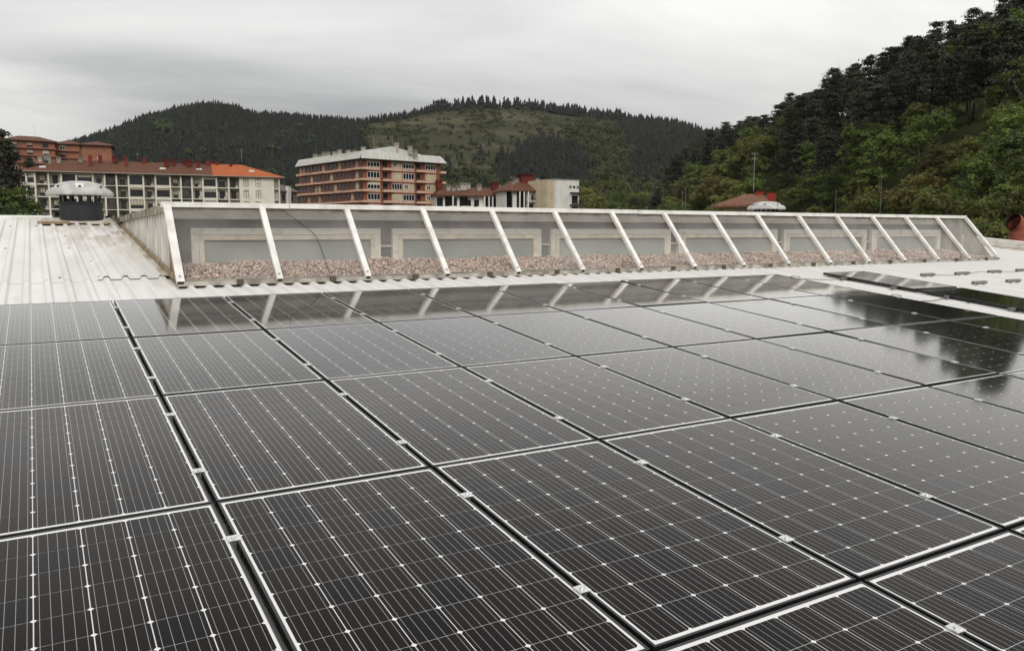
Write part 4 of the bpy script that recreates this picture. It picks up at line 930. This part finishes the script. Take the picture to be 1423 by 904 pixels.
# pines on the right hillside: only those that show
cand = []
for r in np.arange(100, 470, 6.2):
    for l in np.arange(70, 330, 6.2):
        l_, r_ = l+random.uniform(-2.4, 2.4), r+random.uniform(-2.4, 2.4)
        z = side_h(l_, r_); P = lr(l_, r_, z); q = to_px(P+np.array([0, 0, 16.]))
        lim = 77+8*math.sin(r_*.05+1.2)+3*math.sin(r_*.17)
        if l_ < lim or not (960 < q[0] < 1490): continue
        cand.append((r_, P, random.uniform(.78, 1.12)))
cand.sort(key=lambda c: c[0])
buf = np.full(1600, 2000.); near = []
for r_, P, s in cand:
    tx, ty, D = to_px(P+np.array([0, 0, 17*s])); hw = 3.0*s*F_PX/D
    a, c = int(max(0, tx-hw)), int(min(1599, tx+hw))
    if c <= a: continue
    vis = (buf[a:c] > ty+2).mean()
    if vis > .25: near.append((P, s, vis))
    base_y = to_px(P+np.array([0, 0, 6*s]))[1]
    buf[a:c] = np.minimum(buf[a:c], ty+(base_y-ty)*.12)
print('pines', len(cand), len(near))
random.shuffle(near)
for k, (P, s, vis) in enumerate(near[:300]):
    kk = 'pine_brown' if random.random() < .16 else 'pine'; tx, ty, _ = to_px(P+np.array([0, 0, 17*s])); sl = np.interp(tx, [1000, 1080, 1200, 1300, 1423], [175, 118, 62, 28, -10])
    tree('pine_tree', kk, P, s, '%s pine of the hillside stand, %s, %s' % ('brownish' if kk != 'pine' else 'dark', LEVELS[0 if ty < sl+22 else (1 if ty < sl+75 else 2)], where(tx)), 'tree', 'pines of the stand on the right hillside', random.uniform(.9, 1.1))

# broadleaved trees and shrubs below the pines
def place(px, D, s, key, label, dz=0., name='broadleaf_tree', group=None, zb=None, cat='tree', sz=1.):
    p = at(px, 325, D); dl = p-CAM; l, r = dl @ RT, dl @ FH
    z = side_h(l, r) if zb is None else zb
    return tree(name, key, (p[0], p[1], z+dz), s, label, cat, group, sz)
SP = [  # px of the crown, distance, size, kind, label: trees one can pick out
    (1190, 158, 1.25, 'green_tall', 'bright fresh green tree standing before the dark pines, left one'),
    (1218, 150, 1.1, 'green_tall', 'bright fresh green tree just right of the left one before the pines'),
    (1275, 128, 1.28, 'rusty', 'broad bronze tinted tree in the middle of the right hillside'),
    (1300, 120, 1.1, 'green', 'fresh green round tree right of the bronze tinted tree'),
    (1318, 170, 1.2, 'green_tall', 'feathery green tree high among the pines, left one'),
    (1352, 165, 1.3, 'green_tall', 'feathery green tree high among the pines, right one'),
    (1405, 140, 1.35, 'green_tall', 'tall green tree at the right picture edge below the pines'),
    (1395, 105, 1.25, 'dark', 'dark green tree at the right edge above the red flue'),
    (1268, 66, .80, 'blossom_shrub', 'shrub with pale cream blossom above the right skylight bars'),
    (1232, 68, .75, 'olive_shrub', 'olive shrub with pale tips left of the blossoming shrub'),
    (1330, 64, 1.0, 'yellow', 'yellow green tree above the right end of the skylight'),
    (1372, 62, .85, 'olive', 'olive green tree between the yellow tree and the red flue'),
    (1412, 58, .85, 'green_shrub', 'green leafy bush right behind the red flue pipe'),
    (1380, 52, .80, 'dark_shrub', 'dark leafy bush behind the gable right of the skylight'),
    (1130, 92, .90, 'green_shrub', 'round bright green bush right of the far ventilator'),
    (1175, 84, .80, 'green_shrub', 'green bush left of the olive shrub'),
    (960, 165, 1.05, 'green', 'fresh green tree rising left of the hipped roof house'),
    (1015, 120, .75, 'blossom', 'small pale blossoming tree behind the hipped roof house'),
    (1090, 118, .85, 'green', 'dull green tree right of the two red chimneys')]
for px, D, s, k, lab in SP: place(px, D, s, k, lab, name='shrub' if 'shrub' in k else 'broadleaf_tree', cat='shrub' if 'shrub' in k else 'tree')
kinds = ['green', 'green', 'green', 'dark', 'olive', 'green_tall', 'rusty', 'yellow', 'olive']
cnt = 0
for r in np.arange(58, 330, 8.0):
    for l in np.arange(10, 82, 7.0):
        l_, r_ = l+random.uniform(-2.8, 2.8), r+random.uniform(-3, 3)
        lim = 77+8*math.sin(r_*.05+1.2)+3*math.sin(r_*.17)
        if l_ > lim+2 or l_ < 12: continue
        P = lr(l_, r_, side_h(l_, r_)); q = to_px(P+np.array([0, 0, 8.]))
        if not (800 < q[0] < 1480): continue
        if 78 < r_ < 106 and 965 < q[0] < 1100: continue
        if q[0] < 815 and r_ < 260: continue
        low = l_ < 45
        k = random.choice(['green_shrub', 'yellow_shrub', 'olive_shrub', 'green', 'dark', 'olive']) if low else random.choice(kinds)
        s = random.uniform(.7, 1.15)*(1.25 if r_ > 180 else 1.0)
        tree('shrub' if 'shrub' in k else 'broadleaf_tree', k, P, s, '%s %s, %s, %s' % ({'green': 'fresh green', 'dark': 'deep green', 'olive': 'olive green', 'rusty': 'bronze tinted', 'yellow': 'yellow green'}[k.split('_')[0]], 'shrub in the foot thicket' if 'shrub' in k else ('slender tree in the mixed wood' if 'tall' in k else 'round tree in the mixed wood'), 'far back' if r_ > 200 else ('middle distance' if r_ > 110 else 'near roof'), where(q[0])), 'shrub' if 'shrub' in k else 'tree', 'thicket shrubs at the hillside foot' if 'shrub' in k else 'mixed trees of the wood below the pines', random.uniform(.85, 1.2)); cnt += 1
for r in np.arange(85, 240, 9.0):
    for l in np.arange(44, 90, 6.5):
        l_, r_ = l+random.uniform(-2.6, 2.6), r+random.uniform(-3.5, 3.5); P = lr(l_, r_, side_h(l_, r_)); q = to_px(P+np.array([0, 0, 4.]))
        if not (1010 < q[0] < 1475) or random.random() < .2: continue
        kc = random.choice(['green', 'green', 'olive', 'yellow']); k = kc+'_shrub'
        tree('shrub', k, P, random.uniform(.7, 1.1), '%s understorey shrub on the slope, %s, %s' % ({'green': 'fresh green', 'yellow': 'yellow green', 'olive': 'olive green'}[kc], 'far back' if r_ > 165 else 'middle distance', where(q[0])), 'shrub', 'understorey shrubs on the right slope'); cnt += 1
for r in np.arange(46, 120, 6.0):
    for l in np.arange(26, 80, 5.5):
        l_, r_ = l+random.uniform(-2.2, 2.2), r+random.uniform(-2.4, 2.4); P = lr(l_, r_, side_h(l_, r_)); q = to_px(P+np.array([0, 0, 4.]))
        if not (1290 < q[0] < 1475) or random.random() < .35: continue
        kc = random.choice(['green', 'green', 'dark', 'olive']); k = kc+'_shrub'
        tree('shrub', k, P, random.uniform(.75, 1.15), '%s shrub filling the thicket, %s, %s' % ({'green': 'fresh green', 'dark': 'deep green', 'olive': 'olive green'}[kc], 'middle distance' if r_ > 80 else 'near roof', where(q[0])), 'shrub', 'thicket shrubs at the hillside foot'); cnt += 1
print('broadleaf', cnt)
# dark conifers in the gap between the hillside and the far hill
for k in range(34):
    px = random.uniform(905, 1010); D = random.uniform(300, 420); p = at(px, 325, D); dl = p-CAM
    tree('pine_tree', 'pine', (p[0], p[1], side_h(dl @ RT, dl @ FH)-3+(px-905)*.06), random.uniform(.9, 1.25), 'dark conifer in the notch before the far hill, %s, %s' % (['nearer', 'middle', 'farther'][int((D-300)//40.1)], where(px)), 'tree', 'conifers in the notch left of the hillside')
# lighter broadleaved trees at the foot of the far hill, left of the hillside
for k in range(70):
    px = random.uniform(812, 990); t = random.uniform(.0, .27); P = hill_point(px, t); kc = random.choice(['green', 'green', 'olive', 'yellow', 'dark'])
    tree('broadleaf_tree', kc+random.choice(['', '', '_tall']), P, random.uniform(1.0, 1.5), '%s tree at the foot of the far hill, %s' % ({'green': 'fresh green', 'dark': 'deep green', 'olive': 'olive green', 'yellow': 'yellow green'}[kc], where(px)), 'tree', 'trees at the foot of the far hill')
# trees at the left edge in front of the brick blocks
for px, D, s, k, lab, zb in [(8, 150, 1.35, 'pine', 'tall dark conifer at the left picture edge', -3.), (22, 158, .95, 'pine', 'dark conifer left of the long cream block', -3.5), (47, 225, .75, 'pine', 'small dark conifer peeking over the long block roof left end', 9.),
                             (-14, 140, 1.3, 'pine', 'dark conifer cut by the left picture edge', -2.), (12, 118, 1.25, 'green', 'light green tree at the left edge just above the roof ridge', -7.), (32, 130, 1.1, 'dark', 'dark leafy tree beside the long cream block', -7.5), (-6, 122, 1.2, 'dark', 'dark leafy tree cut by the left picture edge', -5.), (24, 138, 1.25, 'green', 'green leafy tree under the left conifers', -2.), (36, 150, 1.0, 'dark_tall', 'narrow dark tree touching the left end of the long block', -5.)]:
    place(px, D, s, k, lab, zb=zb, name='pine_tree' if k == 'pine' else 'broadleaf_tree')

# far conifer forest on the hill: one mass
def far_conifers(pts, hs, material, name, label):
    n = len(pts); tiers = 4; sides = 6
    tv, tf = [], []
    for t in range(tiers):
        z0 = .12+.2*t; z1 = z0+.36 if t < tiers-1 else 1.; r0 = .27*(1-.20*t)
        i0 = len(tv)
        for j in range(sides):
            a = 2*math.pi*(j+.5*t)/sides; tv.append((r0*math.cos(a), r0*math.sin(a), z0-.05*(j % 2)))
        tv.append((0, 0, z1)); 
        for j in range(sides): tf.append((i0+j, i0+(j+1) % sides, i0+sides))
    tv = np.array(tv); tf = np.array(tf); m_ = len(tv)
    a = rng.uniform(0, 6.28, n); ca, sa = np.cos(a), np.sin(a); w_ = hs*rng.uniform(.75, 1.15, n)
    jit = 1+rng.normal(0, .16, (n, m_))
    X = (tv[None, :, 0]*ca[:, None]-tv[None, :, 1]*sa[:, None])*w_[:, None]*jit; Y = (tv[None, :, 0]*sa[:, None]+tv[None, :, 1]*ca[:, None])*w_[:, None]*jit; Z = tv[None, :, 2]*hs[:, None]
    V = np.stack([X, Y, Z], -1)+np.asarray(pts)[:, None]
    F = (tf[None]+(np.arange(n)*m_)[:, None, None]).reshape(-1, 3)
    return tag(link(name, npmesh(name, V.reshape(-1, 3), F, material)), label, 'forest', kind='stuff')
FARN = mat('far spruce needles', (.0225, .0255, .021), .9, .1, island=.45)
def inpoly(x, y, P):
    c = False; j = len(P)-1
    for i in range(len(P)):
        if (P[i][1] > y) != (P[j][1] > y) and x < (P[j][0]-P[i][0])*(y-P[i][1])/(P[j][1]-P[i][1])+P[i][0]: c = not c
        j = i
    return c
PL_A = [(688, 240), (700, 208), (740, 190), (790, 190), (826, 215), (828, 248), (690, 248)]
PL_B = [(862, 160), (905, 155), (962, 166), (988, 190), (962, 218), (900, 240), (872, 228)]
GR = [(790, 172), (864, 168), (874, 240), (832, 250), (805, 205)]
con, gre, shr, grn2, csc = [], [], [], [], []
for px in np.arange(-100, 1120, 2.9):
    for t in np.arange(.02, 1.03, .0108):
        p_, t_ = px+random.uniform(-2.2, 2.2), t+random.uniform(-.007, .007)
        if random.random() > .35+.65*t_: continue
        P = hill_point(p_, t_); x, y, _ = to_px(P+np.array([0, 0, 8.])); xj = x+random.gauss(0, 7)+5*math.sin(y*.3); yj = y+random.gauss(0, 4)+3*math.sin(x*.11)
        if p_ < 508+6*math.sin(y*.2):
            edge = 150 < p_ < 365 and t_ > .97 and random.random() < .6
            if inpoly(x, y, [(212, 170), (228, 163), (243, 172), (230, 182)]) or (random.random() < .012 and t_ < .86): grn2.append(P)
            elif not edge: con.append(P); csc.append(.5 if 225 < p_ < 372 and t_ > .93 else (.7 if t_ > .95 else 1.))
        elif inpoly(xj, yj, PL_A) or inpoly(xj, yj, PL_B) or (508 < p_ < 1000 and random.random() < .012 and y > 175): con.append(P); csc.append(1.)
        elif inpoly(xj, yj, GR) or (p_ > 800 and yj > 196+.10*(x-800)) or (yj > 228+6*math.sin(x*.05)) or (random.random() < .05+.13*max(0, math.sin(p_*.037+2)*math.sin(y*.09)) and t_ < .96): gre.append(P)
        elif random.random() < .30+.25*math.sin(p_*.05+t_*9) and t_ < .985: shr.append(P)
        elif p_ > 505 and p_ < 870 and (t_ > .975 if p_ < 605 or p_ > 760 else t_ > 1.0): con.append(P); csc.append(1.)
        elif p_ > 985 and t_ > .9: con.append(P); csc.append(1.)
con = np.array(con); far_conifers(con, rng.uniform(5.5, 10.5, len(con))*np.array(csc), FARN, 'conifer_forest', 'dark spruce forest covering the far hill')
def far_broad(pts, H, material, name, label, kq=110, wz=1.):
    n = len(pts); d = sphere_dirs(kq*4)[:kq*2]
    V, F = [], []
    base = []
    for v in range(6):
        c = sphere_dirs(9, -.2)*np.array([.30, .30, .22])+np.array([0, 0, .52]); q = np.concatenate([cc+sphere_dirs(kq//8, -.1)*.21 for cc in c]); nv = q-np.array([0, 0, .45])
        base.append(leaf_quads(q, nv/np.linalg.norm(nv, axis=1, keepdims=True)+np.array([0, 0, .5]), rng.uniform(.08, .17, len(q)), .9)[0])
    off = 0
    for i, p in enumerate(pts):
        b_ = base[i % 6]; s = H*rng.uniform(.7, 1.25); a = rng.uniform(0, 6.28); ca, sa = math.cos(a), math.sin(a)
        W_ = np.stack([b_[:, 0]*ca-b_[:, 1]*sa, b_[:, 0]*sa+b_[:, 1]*ca, b_[:, 2]*wz], -1)*s+np.asarray(p); V.append(W_)
    V = np.concatenate(V); return tag(link(name, npmesh(name, V, np.arange(len(V)).reshape(-1, 4), material)), label, 'woodland', kind='stuff')
FARG = mat('far broadleaf foliage', (.030, .040, .017), .85, .15, scale=.03, col2=(.085, .090, .036), coord='Object', detail=7, island=.4)
far_broad(np.array(gre), 8.0, FARG, 'woodland', 'mixed green woodland on the lower slopes of the far hill')
far_broad(np.array(shr), 2.6, mat('heath shrubs', (.022, .022, .013), .9, .1, scale=.02, col2=(.055, .045, .022), detail=6), 'heath_shrubs', 'low dark scrub scattered over the brown heath of the far hill', 48, .7)
far_broad(np.array(grn2), 9., mat('light green far trees', (.055, .075, .022), .85), 'clearing_trees', 'light green trees scattered in the dark spruce forest')

# the row of single trees standing on the middle ridge
def ridge_tree_mesh():
    V, F = [], []; tiers = 6
    for t in range(tiers):
        z0 = .14+.13*t; z1 = z0+.30 if t < tiers-1 else 1.; r0 = .23*(1-.13*t)*rng.uniform(.75, 1.25); i0 = len(V); ox, oy = rng.normal(0, .018, 2)
        for j in range(7):
            a = 2*math.pi*(j+.4*t)/7; q = r0*rng.uniform(.6, 1.25); V.append((ox+q*math.cos(a), oy+q*math.sin(a), z0+rng.uniform(-.05, .04)))
        V.append((ox, oy, min(1., z1)))
        for j in range(7): F.append((i0+j, i0+(j+1) % 7, i0+7))
    i0 = len(V)
    for z_, r_ in ((-.1, .02), (.6, .012)):
        for j in range(3): V.append((r_*math.cos(2.1*j), r_*math.sin(2.1*j), z_))
    for j in range(3): a, c = i0+j, i0+(j+1) % 3; F += [(a, c, c+3), (a, c+3, a+3)]
    return npmesh('pine_tree', np.array(V), np.array(F), FARN)
RTM = [ridge_tree_mesh() for _ in range(5)]
px = 598.
while px < 866:
    t_ = .988+random.uniform(-.012, .010); P = hill_point(px, t_); h = random.uniform(8.5, 15.5)*(1.12 if 615 < px < 700 else 1.)
    o = link('pine_tree', random.choice(RTM), None, P); o.scale = (h, h, h); o.rotation_euler = (0, 0, random.uniform(0, 6))
    tag(o, 'thin pine in the ridge row, straight above the %s' % ('brick tower' if px < 620 else 'low terrace houses' if px < 703 else 'corner house' if px < 772 else 'white block' if px < 806 else 'green slope right of white block'), 'tree', 'pines in the row on the middle ridge')
    px += random.uniform(.8, 3.2) if random.random() > .07 else random.uniform(4, 7)

# ------------------------------------------------------------------ thin damp air over the valley
hz = bpy.data.materials.new('thin haze'); hz.use_nodes = True; t = hz.node_tree; t.nodes.clear()
o_ = nn(t, 'ShaderNodeOutputMaterial'); pv = nn(t, 'ShaderNodeVolumePrincipled'); pv.inputs['Color'].default_value = (.92, .95, 1, 1); pv.inputs['Density'].default_value = .000045; pv.inputs['Anisotropy'].default_value = .2
t.links.new(pv.outputs[0], o_.inputs['Volume'])
hzo = MB().box(-9100, 9100, -9100, 9100, GROUND_Z-1, 215).build('haze', hz); tag(hzo, kind='stuff')
